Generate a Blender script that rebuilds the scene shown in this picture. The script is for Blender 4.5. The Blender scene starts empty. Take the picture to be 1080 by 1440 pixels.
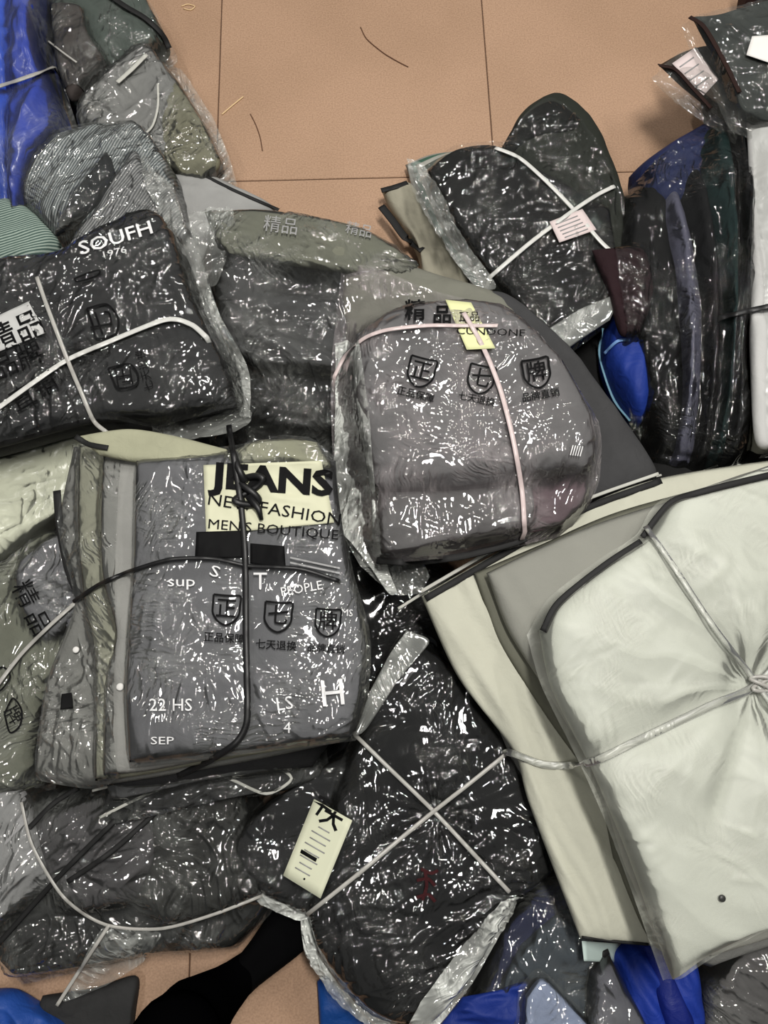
import bpy, bmesh, math, random
import numpy as np
from mathutils import Vector, Matrix
from mathutils.bvhtree import BVHTree

SC = bpy.context.scene
COL = SC.collection
random.seed(7)

# ------------------------------------------------------------------ camera
F_PX, CX, CY = 1081.0, 540.0, 720.0
CAM_H, TILT = 1.41, math.radians(15.0)
cam = bpy.data.cameras.new('camera')
cam.sensor_fit = 'VERTICAL'
cam.sensor_height = 36.0
cam.lens = F_PX / 1440.0 * 36.0
cam.clip_start = 0.02
cam_o = bpy.data.objects.new('camera', cam)
cam_o.location = (0, 0, CAM_H)
cam_o.rotation_euler = (TILT, 0, 0)
COL.objects.link(cam_o)
SC.camera = cam_o

# ------------------------------------------------------------------ light
world = bpy.data.worlds.new('world')
SC.world = world
world.use_nodes = True
world.node_tree.nodes['Background'].inputs[0].default_value = (0.92, 0.96, 1.0, 1)
world.node_tree.nodes['Background'].inputs[1].default_value = 0.07


def ceiling_lamp(name, loc, sx, sy, power, rz=0.0, col=(1, 0.97, 0.92)):
    l = bpy.data.lights.new(name, 'AREA')
    l.shape = 'RECTANGLE'
    l.size, l.size_y = sx, sy
    l.energy = power
    l.color = col
    o = bpy.data.objects.new(name, l)
    o.location = loc
    o.rotation_euler = (0, 0, rz)
    COL.objects.link(o)


ceiling_lamp('ceiling_light', (0.36, 0.60, 3.10), 0.24, 0.85, 70, 0.2)
for x_, y_, p_ in ((-1.15, -0.5, 14), (-1.75, 2.2, 18), (0.62, 2.5, 18), (1.85, 1.65, 18)):
    ceiling_lamp('ceiling_light', (x_, y_, 3.10), 0.11, 0.70, p_, 0.2)

SC.view_settings.view_transform = 'Standard'
SC.view_settings.look = 'None'
SC.view_settings.gamma = 1.0
SC.view_settings.use_curve_mapping = False
SC.view_settings.exposure = 0.12
SC.cycles.transparent_max_bounces = 14
SC.cycles.max_bounces = 6
SC.cycles.adaptive_threshold = 0.025
SC.cycles.diffuse_bounces = 3
SC.cycles.glossy_bounces = 2
SC.cycles.caustics_reflective = False
SC.cycles.caustics_refractive = False

# ------------------------------------------------------------------ geometry helpers
_c, _s = math.cos(TILT), math.sin(TILT)


def ray_np(p):
    """direction (world) of the sight line through photo point(s) p"""
    p = np.asarray(p, float)
    dx = (p[..., 0] - CX) / F_PX
    dy = -(p[..., 1] - CY) / F_PX
    d = np.empty(p.shape[:-1] + (3,))
    d[..., 0] = dx
    d[..., 1] = _s + dy * _c
    d[..., 2] = -_c + dy * _s
    return d


def at_np(p, z):
    d = ray_np(p)
    t = (CAM_H - np.asarray(z, float)) / -d[..., 2]
    out = d * t[..., None]
    out[..., 2] += CAM_H
    return out


def at(x, y, z=0.0):
    v = at_np(np.array([x, y], float), z)
    return Vector(v)


def lin(c):
    out = []
    for v in c[:3]:
        v = v / 255.0
        out.append(v / 12.92 if v <= 0.04045 else ((v + 0.055) / 1.055) ** 2.4)
    return (*out, 1.0)


# vectorised gradient noise
_rng = np.random.RandomState(11)
_PERM = _rng.permutation(256)
_PERM = np.concatenate([_PERM, _PERM])
_ANG = _rng.rand(256) * 2 * np.pi
_GX, _GY = np.cos(_ANG), np.sin(_ANG)


def noise2(x, y):
    xi = np.floor(x).astype(int)
    yi = np.floor(y).astype(int)
    xf, yf = x - xi, y - yi
    xi &= 255
    yi &= 255
    u = xf * xf * xf * (xf * (xf * 6 - 15) + 10)
    v = yf * yf * yf * (yf * (yf * 6 - 15) + 10)

    def g(ix, iy, fx, fy):
        h = _PERM[_PERM[ix & 255] + (iy & 255)]
        return _GX[h] * fx + _GY[h] * fy
    a = g(xi, yi, xf, yf)
    b = g(xi + 1, yi, xf - 1, yf)
    c = g(xi, yi + 1, xf, yf - 1)
    d = g(xi + 1, yi + 1, xf - 1, yf - 1)
    return (a * (1 - u) + b * u) * (1 - v) + (c * (1 - u) + d * u) * v


def ridged(x, y, octaves=3):
    s = np.zeros_like(x)
    a, f = 1.0, 1.0
    for k in range(octaves):
        s += a * (1.0 - np.abs(noise2(x * f + 17.3 * k, y * f + 5.1 * k)) * 2.0)
        a *= 0.5
        f *= 2.1
    return s


def rot2(x, y, a):
    c, s = math.cos(a), math.sin(a)
    return x * c + y * s, -x * s + y * c


def spline(pts, n):
    """n points at even arc length on a centripetal-ish Catmull-Rom curve"""
    P = np.asarray(pts, float)
    if len(P) == 2:
        t = np.linspace(0, 1, n)[:, None]
        return P[0] * (1 - t) + P[1] * t
    ext = np.vstack([2 * P[0] - P[1], P, 2 * P[-1] - P[-2]])
    out = []
    for i in range(1, len(ext) - 2):
        p0, p1, p2, p3 = ext[i - 1:i + 3]
        t = np.linspace(0, 1, 16, endpoint=False)[:, None]
        m1, m2 = (p2 - p0) * 0.42, (p3 - p1) * 0.42
        out.append((2 * t**3 - 3 * t**2 + 1) * p1 + (t**3 - 2 * t**2 + t) * m1 + (-2 * t**3 + 3 * t**2) * p2 + (t**3 - t**2) * m2)
    out.append(ext[-2][None])
    C = np.vstack(out)
    L = np.concatenate([[0], np.cumsum(np.linalg.norm(np.diff(C, axis=0), axis=1))])
    q = np.linspace(0, L[-1], n)
    return np.stack([np.interp(q, L, C[:, k]) for k in range(C.shape[1])], 1)


def coons(sides, us, vs):
    """sides T,R,B,L clockwise, each without its last corner; returns grid (nv,nu,2) of photo points"""
    T, R, B, L = sides
    full = [T + [R[0]], R + [B[0]], B + [L[0]], L + [T[0]]]
    N = 200
    t = spline(full[0], N)
    r = spline(full[1], N)
    b = spline(full[2], N)[::-1]
    l = spline(full[3], N)[::-1]
    q = np.linspace(0, 1, N)

    def ev(c, s):
        return np.stack([np.interp(s, q, c[:, k]) for k in range(2)], -1)
    U, V = np.meshgrid(us, vs)
    U, V = U[..., None], V[..., None]
    tt, bb, ll, rr = ev(t, us)[None], ev(b, us)[None], ev(l, vs)[:, None], ev(r, vs)[:, None]
    P00, P10, P01, P11 = t[0], t[-1], b[0], b[-1]
    return (1 - V) * tt + V * bb + (1 - U) * ll + U * rr - ((1 - U) * (1 - V) * P00 + U * (1 - V) * P10 + (1 - U) * V * P01 + U * V * P11)


def new_obj(name, verts, faces, mat, parent=None, smooth=True):
    me = bpy.data.meshes.new(name)
    me.from_pydata([tuple(v) for v in verts], [], faces)
    if smooth:
        me.polygons.foreach_set('use_smooth', [True] * len(me.polygons))
    me.update()
    o = bpy.data.objects.new(name, me)
    COL.objects.link(o)
    if mat is not None:
        me.materials.append(mat)
    if parent is not None:
        o.parent = parent
    return o


def bvh_of(o):
    me = o.data
    off = Vector((0, 0, 0))
    q = o
    while q is not None:
        off = off + q.location
        q = q.parent
    return BVHTree.FromPolygons([tuple(v.co + off) for v in me.vertices], [p.vertices[:] for p in me.polygons])


def bundle(name, label, cat, group=None):
    e = bpy.data.objects.new(name, None)
    e.empty_display_size = 0.05
    COL.objects.link(e)
    e['label'] = label
    e['category'] = cat
    if group:
        e['group'] = group
    return e


def tag(o, label, cat, group=None, kind=None):
    if label:
        o['label'] = label
    if cat:
        o['category'] = cat
    if group:
        o['group'] = group
    if kind:
        o['kind'] = kind
    return o


def settle(root):
    """move the Empty to the base of its parts (parts were built in world coordinates)"""
    desc = [c for c in root.children_recursive if c.type == 'MESH']
    co = [v.co for o in desc for v in o.data.vertices]
    lo = Vector([min(c[i] for c in co) for i in range(3)])
    hi = Vector([max(c[i] for c in co) for i in range(3)])
    base = Vector(((lo.x + hi.x) / 2, (lo.y + hi.y) / 2, lo.z))
    root.location = base
    seen = set()
    for o in desc:
        if o.data.name not in seen:
            o.data.transform(Matrix.Translation(-base))
            seen.add(o.data.name)


def slab(name, sides, z, th, mat, parent=None, n=10, wr=0.004, wf=14.0, wdir=0.0, wst=3.0, nu=44, nv=44, seed=0.0, dents=(), sag=0.0):
    """a soft folded-garment body: outline from the four sides, top height z (scalar or one per corner), thickness th"""
    tu = np.linspace(0, 1, nu)
    tv = np.linspace(0, 1, nv)
    us = 0.55 * (0.5 - 0.5 * np.cos(np.pi * tu)) + 0.45 * tu
    vs = 0.55 * (0.5 - 0.5 * np.cos(np.pi * tv)) + 0.45 * tv
    P = coons(sides, us, vs)
    U, V = np.meshgrid(us, vs)
    if np.isscalar(z):
        z = (z,) * 4
    zt = (1 - U) * (1 - V) * z[0] + U * (1 - V) * z[1] + U * V * z[2] + (1 - U) * V * z[3]
    zm = zt - th / 2
    W = at_np(P, zm)
    prof = np.sqrt(np.clip(1 - np.abs(2 * U - 1) ** n, 0, 1)) * np.sqrt(np.clip(1 - np.abs(2 * V - 1) ** n, 0, 1))
    X, Y = W[..., 0], W[..., 1]
    rx, ry = rot2(X + seed, Y - seed * 0.7, wdir)
    wrk = ridged(rx * wf / wst, ry * wf, 2) - 0.9 + 0.8 * noise2(rx * 4 + 3, ry * 5)
    top = zm + th / 2 * prof + wr * wrk * np.clip(prof * 1.4, 0, 1)
    for (x0, y0, x1, y1, dep, wid) in dents:
        a, b = at(x0, y0, z[0]), at(x1, y1, z[0])
        abx, aby = b.x - a.x, b.y - a.y
        L2 = abx * abx + aby * aby
        s = np.clip(((X - a.x) * abx + (Y - a.y) * aby) / L2, 0, 1)
        dd = np.hypot(X - a.x - s * abx, Y - a.y - s * aby)
        top = top - dep * np.exp(-dd / wid) * prof
    top = np.maximum(top, zm + 0.1 * th / 2 * prof)
    if sag:
        top = top - sag * (np.hypot(U - .5, V - .5) ** 2)
    bot = zm - th / 2 * np.minimum(prof * 1.0, 1)
    verts = []
    ids_t = np.arange(nu * nv).reshape(nv, nu)
    tv3 = np.stack([X, Y, top], -1).reshape(-1, 3)
    bid = -np.ones((nv, nu), int)
    bv = []
    k = nu * nv
    for j in range(nv):
        for i in range(nu):
            if i in (0, nu - 1) or j in (0, nv - 1):
                bid[j, i] = ids_t[j, i]
            elif True:
                bid[j, i] = k
                bv.append((X[j, i], Y[j, i], bot[j, i]))
                k += 1
    verts = np.vstack([tv3, np.array(bv)])
    faces = []
    for j in range(nv - 1):
        for i in range(nu - 1):
            faces.append((int(ids_t[j, i]), int(ids_t[j + 1, i]), int(ids_t[j + 1, i + 1]), int(ids_t[j, i + 1])))
            faces.append((int(bid[j, i]), int(bid[j, i + 1]), int(bid[j + 1, i + 1]), int(bid[j + 1, i])))
    o = new_obj(name, verts, faces, mat, parent)
    o['_z'] = float(np.mean(z))
    return o


def film(name, sides, under, zlow, mat, parent=None, gap=0.004, amp=0.006, fr=22.0, dirn=0.0, st=2.5, res=110, zguess=None, seed=0.0, smooth=8, radial=(), nc=700, ch=1.0):
    """clear bag sheet draped over the meshes in `under`, creased, hanging to zlow past their rims"""
    us = np.linspace(0, 1, res)
    rc = min(res, 84)
    uc = np.linspace(0, 1, rc)
    if zguess is None:
        zguess = zlow + 0.03
    Wc = at_np(coons(sides, uc, uc), np.full((rc, rc), zguess))
    W = at_np(coons(sides, us, us), np.full((res, res), zguess))
    bv = [bvh_of(o) for o in under]
    H = np.full((rc, rc), zlow)
    down = Vector((0, 0, -1))
    for j in range(rc):
        for i in range(rc):
            og = Vector((Wc[j, i, 0], Wc[j, i, 1], 3.0))
            for b in bv:
                hit = b.ray_cast(og, down)
                if hit[0] is not None and hit[0].z + gap > H[j, i]:
                    H[j, i] = hit[0].z + gap
    base = H.copy()
    for k in range(smooth):
        A = np.pad(H, 1, mode='edge')
        avg = (A[:-2, 1:-1] + A[2:, 1:-1] + A[1:-1, :-2] + A[1:-1, 2:] + A[:-2, :-2] + A[2:, 2:] + A[:-2, 2:] + A[2:, :-2]) / 8
        H = np.maximum(base, avg)
    H = np.stack([np.interp(us, uc, H[:, i]) for i in range(rc)], 1)
    H = np.stack([np.interp(us, uc, H[j, :]) for j in range(res)], 0)
    X, Y = W[..., 0], W[..., 1]
    wx = noise2(X * 9 + seed, Y * 9) * 0.035
    wy = noise2(X * 9, Y * 9 + 7.7 + seed) * 0.035
    rx, ry = rot2(X + wx + seed, Y + wy + seed * 1.3, dirn)
    r1 = ridged(rx * fr / st, ry * fr, 3)
    rx2, ry2 = rot2(X + wx - seed, Y + wy, dirn + 1.1)
    r2 = ridged(rx2 * fr * 1.3 / st, ry2 * fr * 1.3, 2)
    def sm(a, lo, hi):
        t = np.clip((a - lo) / (hi - lo), 0, 1)
        return t * t * (3 - 2 * t)
    m1 = sm(noise2(X * 6 + seed * 3, Y * 6), -0.12, 0.30) + 0.10
    m2 = sm(noise2(X * 6 - seed * 2, Y * 6 + 4.4), -0.05, 0.32) + 0.05
    cr = np.maximum(r1 - 0.8, 0) * 1.1 * m1 + np.maximum(r2 - 0.8, 0) * 0.9 * m2
    H = H + amp * cr
    H = H + amp * 0.9 * noise2(X * 8 + seed, Y * 8 - seed)
    # straight, sharp little creases in quasi-parallel clusters
    rs = np.random.RandomState(int(abs(seed) * 37) + 5)
    span = max(np.ptp(X), np.ptp(Y))
    ncl = max(4, int(nc * np.ptp(X) * np.ptp(Y) / 7))
    for c_ in range(ncl):
        jj, ii = rs.randint(res), rs.randint(res)
        cx0, cy0 = X[jj, ii], Y[jj, ii]
        ang = dirn + rs.normal(0, .55) + (1.3 if rs.rand() < .25 else 0)
        for k_ in range(rs.randint(3, 11)):
            a_ = ang + rs.normal(0, .22)
            L_ = rs.uniform(.013, .046) * (1.8 if rs.rand() < .15 else 1)
            w_ = rs.uniform(.0034, .0075)
            h_ = rs.uniform(.0008, .0026) * ch * (-1 if rs.rand() < .25 else 1)
            ox, oy = cx0 + rs.normal(0, .022), cy0 + rs.normal(0, .022)
            ddx, ddy = X - ox, Y - oy
            sel = (np.abs(ddx) < L_) & (np.abs(ddy) < L_)
            if not sel.any():
                continue
            ddx, ddy = ddx[sel], ddy[sel]
            ca_, sa_ = math.cos(a_), math.sin(a_)
            al = (ddx * ca_ + ddy * sa_) / L_
            ac = -ddx * sa_ + ddy * ca_ + al * al * L_ * .12
            H[sel] += h_ * np.clip(1 - np.abs(ac) / w_, 0, 1) * np.clip(1 - al * al, 0, 1)
    for (px_, py_, ra, rr, cnt) in radial:
        c = at(px_, py_, zguess)
        dx, dy = X - c.x, Y - c.y
        d = np.hypot(dx, dy)
        th = np.arctan2(dy, dx)
        w = np.sin(th * cnt + 3.0 * noise2(dx * 10 + seed, dy * 10)) * 0.6 + np.sin(th * (cnt * 0.6) + 1.3 + seed)
        w = np.abs(w)
        H = H + ra * (1 - w) * np.exp(-d / rr) * np.clip(d / 0.03, 0, 1)
    ids = np.arange(res * res).reshape(res, res)
    faces = np.stack([ids[:-1, :-1], ids[1:, :-1], ids[1:, 1:], ids[:-1, 1:]], -1).reshape(-1, 4).tolist()
    return new_obj(name, np.stack([X, Y, H], -1).reshape(-1, 3), faces, mat, parent)


def flap(sides, z, mat, parent, seed, dirn=0.8, amp=.010, res=70, under=()):
    """loose crumpled edge of a bag"""
    return film('bag_edge', sides, list(under), z, mat, parent, amp=amp, fr=30, dirn=dirn, st=2.0, res=res, zguess=z, seed=seed, nc=2500, ch=1.8)


def cast(px, py, bvs, zfall):
    d = Vector(ray_np(np.array([px, py], float))).normalized()
    o = Vector((0, 0, CAM_H))
    best = None
    for b in bvs:
        h = b.ray_cast(o, d)
        if h[0] is not None and (best is None or h[3] < best[3]):
            best = h
    if best is None:
        return at(px, py, zfall), Vector((0, 0, 1)), False
    n = best[1]
    if n.z < 0:
        n = -n
    return best[0], n, True


def ribbon(name, pts, width, thick, mat, parent=None, normals=None):
    """flat strap swept along pts (Vectors)"""
    n = len(pts)
    verts, faces = [], []
    for i in range(n):
        t = (pts[min(i + 1, n - 1)] - pts[max(i - 1, 0)])
        if t.length < 1e-9:
            t = Vector((1, 0, 0))
        t.normalize()
        up = normals[i] if normals else Vector((0, 0, 1))
        s = t.cross(up)
        if s.length < 1e-4:
            s = t.cross(Vector((0, 1, 0.01)))
        s.normalize()
        u = s.cross(t)
        for a, b in ((-1, 0), (-0.8, 1), (0.8, 1), (1, 0)):
            verts.append(pts[i] + s * (a * width / 2) + u * (b * thick))
    for i in range(n - 1):
        k = i * 4
        for a in range(4):
            b = (a + 1) % 4
            faces.append((k + a, k + 4 + a, k + 4 + b, k + b))
    faces.append((0, 1, 2, 3))
    m = (n - 1) * 4
    faces.append((m + 3, m + 2, m + 1, m))
    return new_obj(name, verts, faces, mat, parent)


def strap(name, px, under, zfall, mat, parent=None, width=0.006, thick=0.0012, n=60, lift=0.002, drop0=0.0, drop1=0.0):
    """a strap laid along photo points px over the meshes in `under`; drop0/1 carry its ends down the bundle's sides"""
    C = spline(px, n)
    bvs = [bvh_of(o) for o in under]
    pts, hit = [], []
    for p in C:
        q, _, h = cast(p[0], p[1], bvs, zfall)
        pts.append(q)
        hit.append(h)
    z = np.array([p.z for p in pts])
    zz = z.copy()
    for k in range(6):
        zp = np.pad(zz, 1, mode='edge')
        zz = (zp[:-2] + zp[1:-1] * 2 + zp[2:]) / 4
    zz = np.maximum(zz, z)
    out = []
    for p, a, c in zip(pts, zz, C):
        q = at(c[0], c[1], float(a) + lift)
        out.append(q)
    if drop0:
        d = (out[0] - out[1]).normalized() * 0.006
        out = [out[0] + d + Vector((0, 0, -drop0)), out[0] + d + Vector((0, 0, -drop0 * .4))] + out
    if drop1:
        d = (out[-1] - out[-2]).normalized() * 0.006
        out = out + [out[-1] + d + Vector((0, 0, -drop1 * .4)), out[-1] + d + Vector((0, 0, -drop1))]
    return ribbon(name, out, width, thick, mat, parent)


def text(name, s, px, py, h, ang, mat, under, zfall, parent=None, xs=1.0, lift=0.0032, mirror=False, bold=0.0, shear=0.0, vlines=None):
    """flat print: string s, cap height h px, baseline angle ang deg (clockwise positive), laid on the sheet below it"""
    c = bpy.data.curves.new('txt', 'FONT')
    c.body = s
    c.align_x = 'CENTER'
    c.align_y = 'CENTER'
    c.offset = bold
    c.resolution_u = 2
    c.shear = shear
    o = bpy.data.objects.new('txt', c)
    COL.objects.link(o)
    dg = bpy.context.evaluated_depsgraph_get()
    me = bpy.data.meshes.new_from_object(o.evaluated_get(dg))
    bpy.data.objects.remove(o)
    bm = bmesh.new()
    bm.from_mesh(me)
    bpy.data.meshes.remove(me)
    bmesh.ops.remove_doubles(bm, verts=bm.verts, dist=1e-5)
    bmesh.ops.triangulate(bm, faces=bm.faces)
    for _ in range(2):
        long_e = [e for e in bm.edges if e.calc_length() > 0.25]
        if long_e:
            bmesh.ops.subdivide_edges(bm, edges=long_e, cuts=1)
            bmesh.ops.triangulate(bm, faces=bm.faces)
    bmesh.ops.triangulate(bm, faces=bm.faces)
    a = math.radians(ang)
    ca, sa = math.cos(a), math.sin(a)
    bvs = [bvh_of(u) for u in under]
    k = h / 0.72
    zs = None
    for v in bm.verts:
        x, y = v.co.x * k * xs, -v.co.y * k
        if mirror:
            x = -x
        q, nrm, hit = cast(px + x * ca - y * sa, py + x * sa + y * ca, bvs, zfall)
        v.co = q + (Vector((0, 0, CAM_H)) - q).normalized() * lift
    me = bpy.data.meshes.new(name)
    bm.to_mesh(me)
    bm.free()
    me.materials.append(mat)
    ob = bpy.data.objects.new(name, me)
    COL.objects.link(ob)
    ob.parent = parent
    return ob


def outline_px(name, poly, w, mat, under, zfall, parent, closed=True, lift=0.0032, n=48):
    """a drawn line of print (w px wide) along poly"""
    C = spline(poly + ([poly[0]] if closed else []), n)
    bvs = [bvh_of(u) for u in under]
    verts, faces = [], []
    for i in range(n):
        t = C[min(i + 1, n - 1)] - C[max(i - 1, 0)]
        t = t / (np.linalg.norm(t) + 1e-9)
        s = np.array([-t[1], t[0]]) * w / 2
        for q in (C[i] + s, C[i] - s):
            p, _, _ = cast(q[0], q[1], bvs, zfall)
            verts.append(p + (Vector((0, 0, CAM_H)) - p).normalized() * lift)
    for i in range(n - 1):
        faces.append((2 * i, 2 * i + 1, 2 * i + 3, 2 * i + 2))
    return new_obj(name, verts, faces, mat, parent, smooth=False)


def card(name, quad, under, zfall, mat, parent=None, thick=0.0008, lift=0.004, flat=True, n=8, bend=0.0):
    """a paper tag / printed patch with corners quad (photo points), lying on the sheet below"""
    bvs = [bvh_of(u) for u in under]
    cs = [cast(x, y, bvs, zfall)[0] for x, y in quad]
    Q = [np.array(q, float) for q in quad]
    verts, faces = [], []
    for lay in (1, 0):
        for j in range(n + 1):
            for i in range(n + 1):
                u, v = i / n, j / n
                if flat:
                    p = cs[0] * (1 - u) * (1 - v) + cs[1] * u * (1 - v) + cs[2] * u * v + cs[3] * (1 - u) * v
                    p = p + Vector((0, 0, lift + bend * math.sin(math.pi * u)))
                else:
                    w = Q[0] * (1 - u) * (1 - v) + Q[1] * u * (1 - v) + Q[2] * u * v + Q[3] * (1 - u) * v
                    p = cast(w[0], w[1], bvs, zfall)[0]
                    p = p + (Vector((0, 0, CAM_H)) - p).normalized() * lift
                verts.append(p + Vector((0, 0, thick * lay)))
    m = (n + 1) * (n + 1)
    for j in range(n):
        for i in range(n):
            a = j * (n + 1) + i
            faces.append((a, a + n + 1, a + n + 2, a + 1))
            faces.append((m + a, m + a + 1, m + a + n + 2, m + a + n + 1))
    rim = [i for i in range(n)] + [n + j * (n + 1) for j in range(n)] + [n * (n + 1) + n - i for i in range(n)] + [(n - j) * (n + 1) for j in range(n)]
    for a, b in zip(rim, rim[1:] + rim[:1]):
        faces.append((a, b, m + b, m + a))
    return new_obj(name, verts, faces, mat, parent)


# ------------------------------------------------------------------ materials
def nodes_of(name):
    m = bpy.data.materials.new(name)
    m.use_nodes = True
    nt = m.node_tree
    for n in list(nt.nodes):
        nt.nodes.remove(n)
    out = nt.nodes.new('ShaderNodeOutputMaterial')
    return m, nt, out


_fab = {}


def fabric(c, rough=0.85, weave=900.0, sheen=0.0, var=0.25, stripes=None, key='', crease=0.5):
    k = (c, rough, weave, var, str(stripes), key, crease)
    if k in _fab:
        return _fab[k]
    m, nt, out = nodes_of('fabric')
    p = nt.nodes.new('ShaderNodeBsdfPrincipled')
    p.inputs['Roughness'].default_value = rough
    p.inputs['Specular IOR Level'].default_value = 0.25
    tc = nt.nodes.new('ShaderNodeTexCoord')
    ns = nt.nodes.new('ShaderNodeTexNoise')
    ns.inputs['Scale'].default_value = 16.0
    ns.inputs['Detail'].default_value = 5.0
    nt.links.new(tc.outputs['Object'], ns.inputs['Vector'])
    base = lin(c)
    mix = nt.nodes.new('ShaderNodeMix')
    mix.data_type = 'RGBA'
    mix.inputs[6].default_value = (*[v * (1 - var) for v in base[:3]], 1)
    mix.inputs[7].default_value = (*[min(1, v * (1 + var)) for v in base[:3]], 1)
    nt.links.new(ns.outputs['Fac'], mix.inputs[0])
    col = mix.outputs[2]
    if stripes:
        ang, freq, c2 = stripes
        mp = nt.nodes.new('ShaderNodeMapping')
        mp.inputs['Rotation'].default_value = (0, 0, ang)
        nt.links.new(tc.outputs['Object'], mp.inputs['Vector'])
        wv = nt.nodes.new('ShaderNodeTexWave')
        wv.inputs['Scale'].default_value = freq
        wv.inputs['Distortion'].default_value = 0.6
        wv.inputs['Detail'].default_value = 0.0
        nt.links.new(mp.outputs[0], wv.inputs['Vector'])
        rp = nt.nodes.new('ShaderNodeValToRGB')
        rp.color_ramp.elements[0].position = 0.42
        rp.color_ramp.elements[1].position = 0.58
        nt.links.new(wv.outputs['Fac'], rp.inputs[0])
        m2 = nt.nodes.new('ShaderNodeMix')
        m2.data_type = 'RGBA'
        nt.links.new(rp.outputs[0], m2.inputs[0])
        nt.links.new(col, m2.inputs[6])
        m2.inputs[7].default_value = lin(c2)
        col = m2.outputs[2]
    nt.links.new(col, p.inputs['Base Color'])
    n2 = nt.nodes.new('ShaderNodeTexNoise')
    n2.inputs['Scale'].default_value = weave
    n2.inputs['Detail'].default_value = 2.0
    nt.links.new(tc.outputs['Object'], n2.inputs['Vector'])
    n3 = nt.nodes.new('ShaderNodeTexNoise')
    n3.inputs['Scale'].default_value = 38.0
    n3.inputs['Detail'].default_value = 4.0
    n3.inputs['Distortion'].default_value = 0.8
    nt.links.new(tc.outputs['Object'], n3.inputs['Vector'])
    b1 = nt.nodes.new('ShaderNodeBump')
    b1.inputs['Strength'].default_value = 0.35
    b1.inputs['Distance'].default_value = 0.0008
    nt.links.new(n2.outputs['Fac'], b1.inputs['Height'])
    b2 = nt.nodes.new('ShaderNodeBump')
    b2.inputs['Strength'].default_value = crease
    b2.inputs['Distance'].default_value = 0.006
    nt.links.new(n3.outputs['Fac'], b2.inputs['Height'])
    nt.links.new(b1.outputs[0], b2.inputs['Normal'])
    nt.links.new(b2.outputs[0], p.inputs['Normal'])
    nt.links.new(p.outputs[0], out.inputs[0])
    _fab[k] = m
    return m


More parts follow.
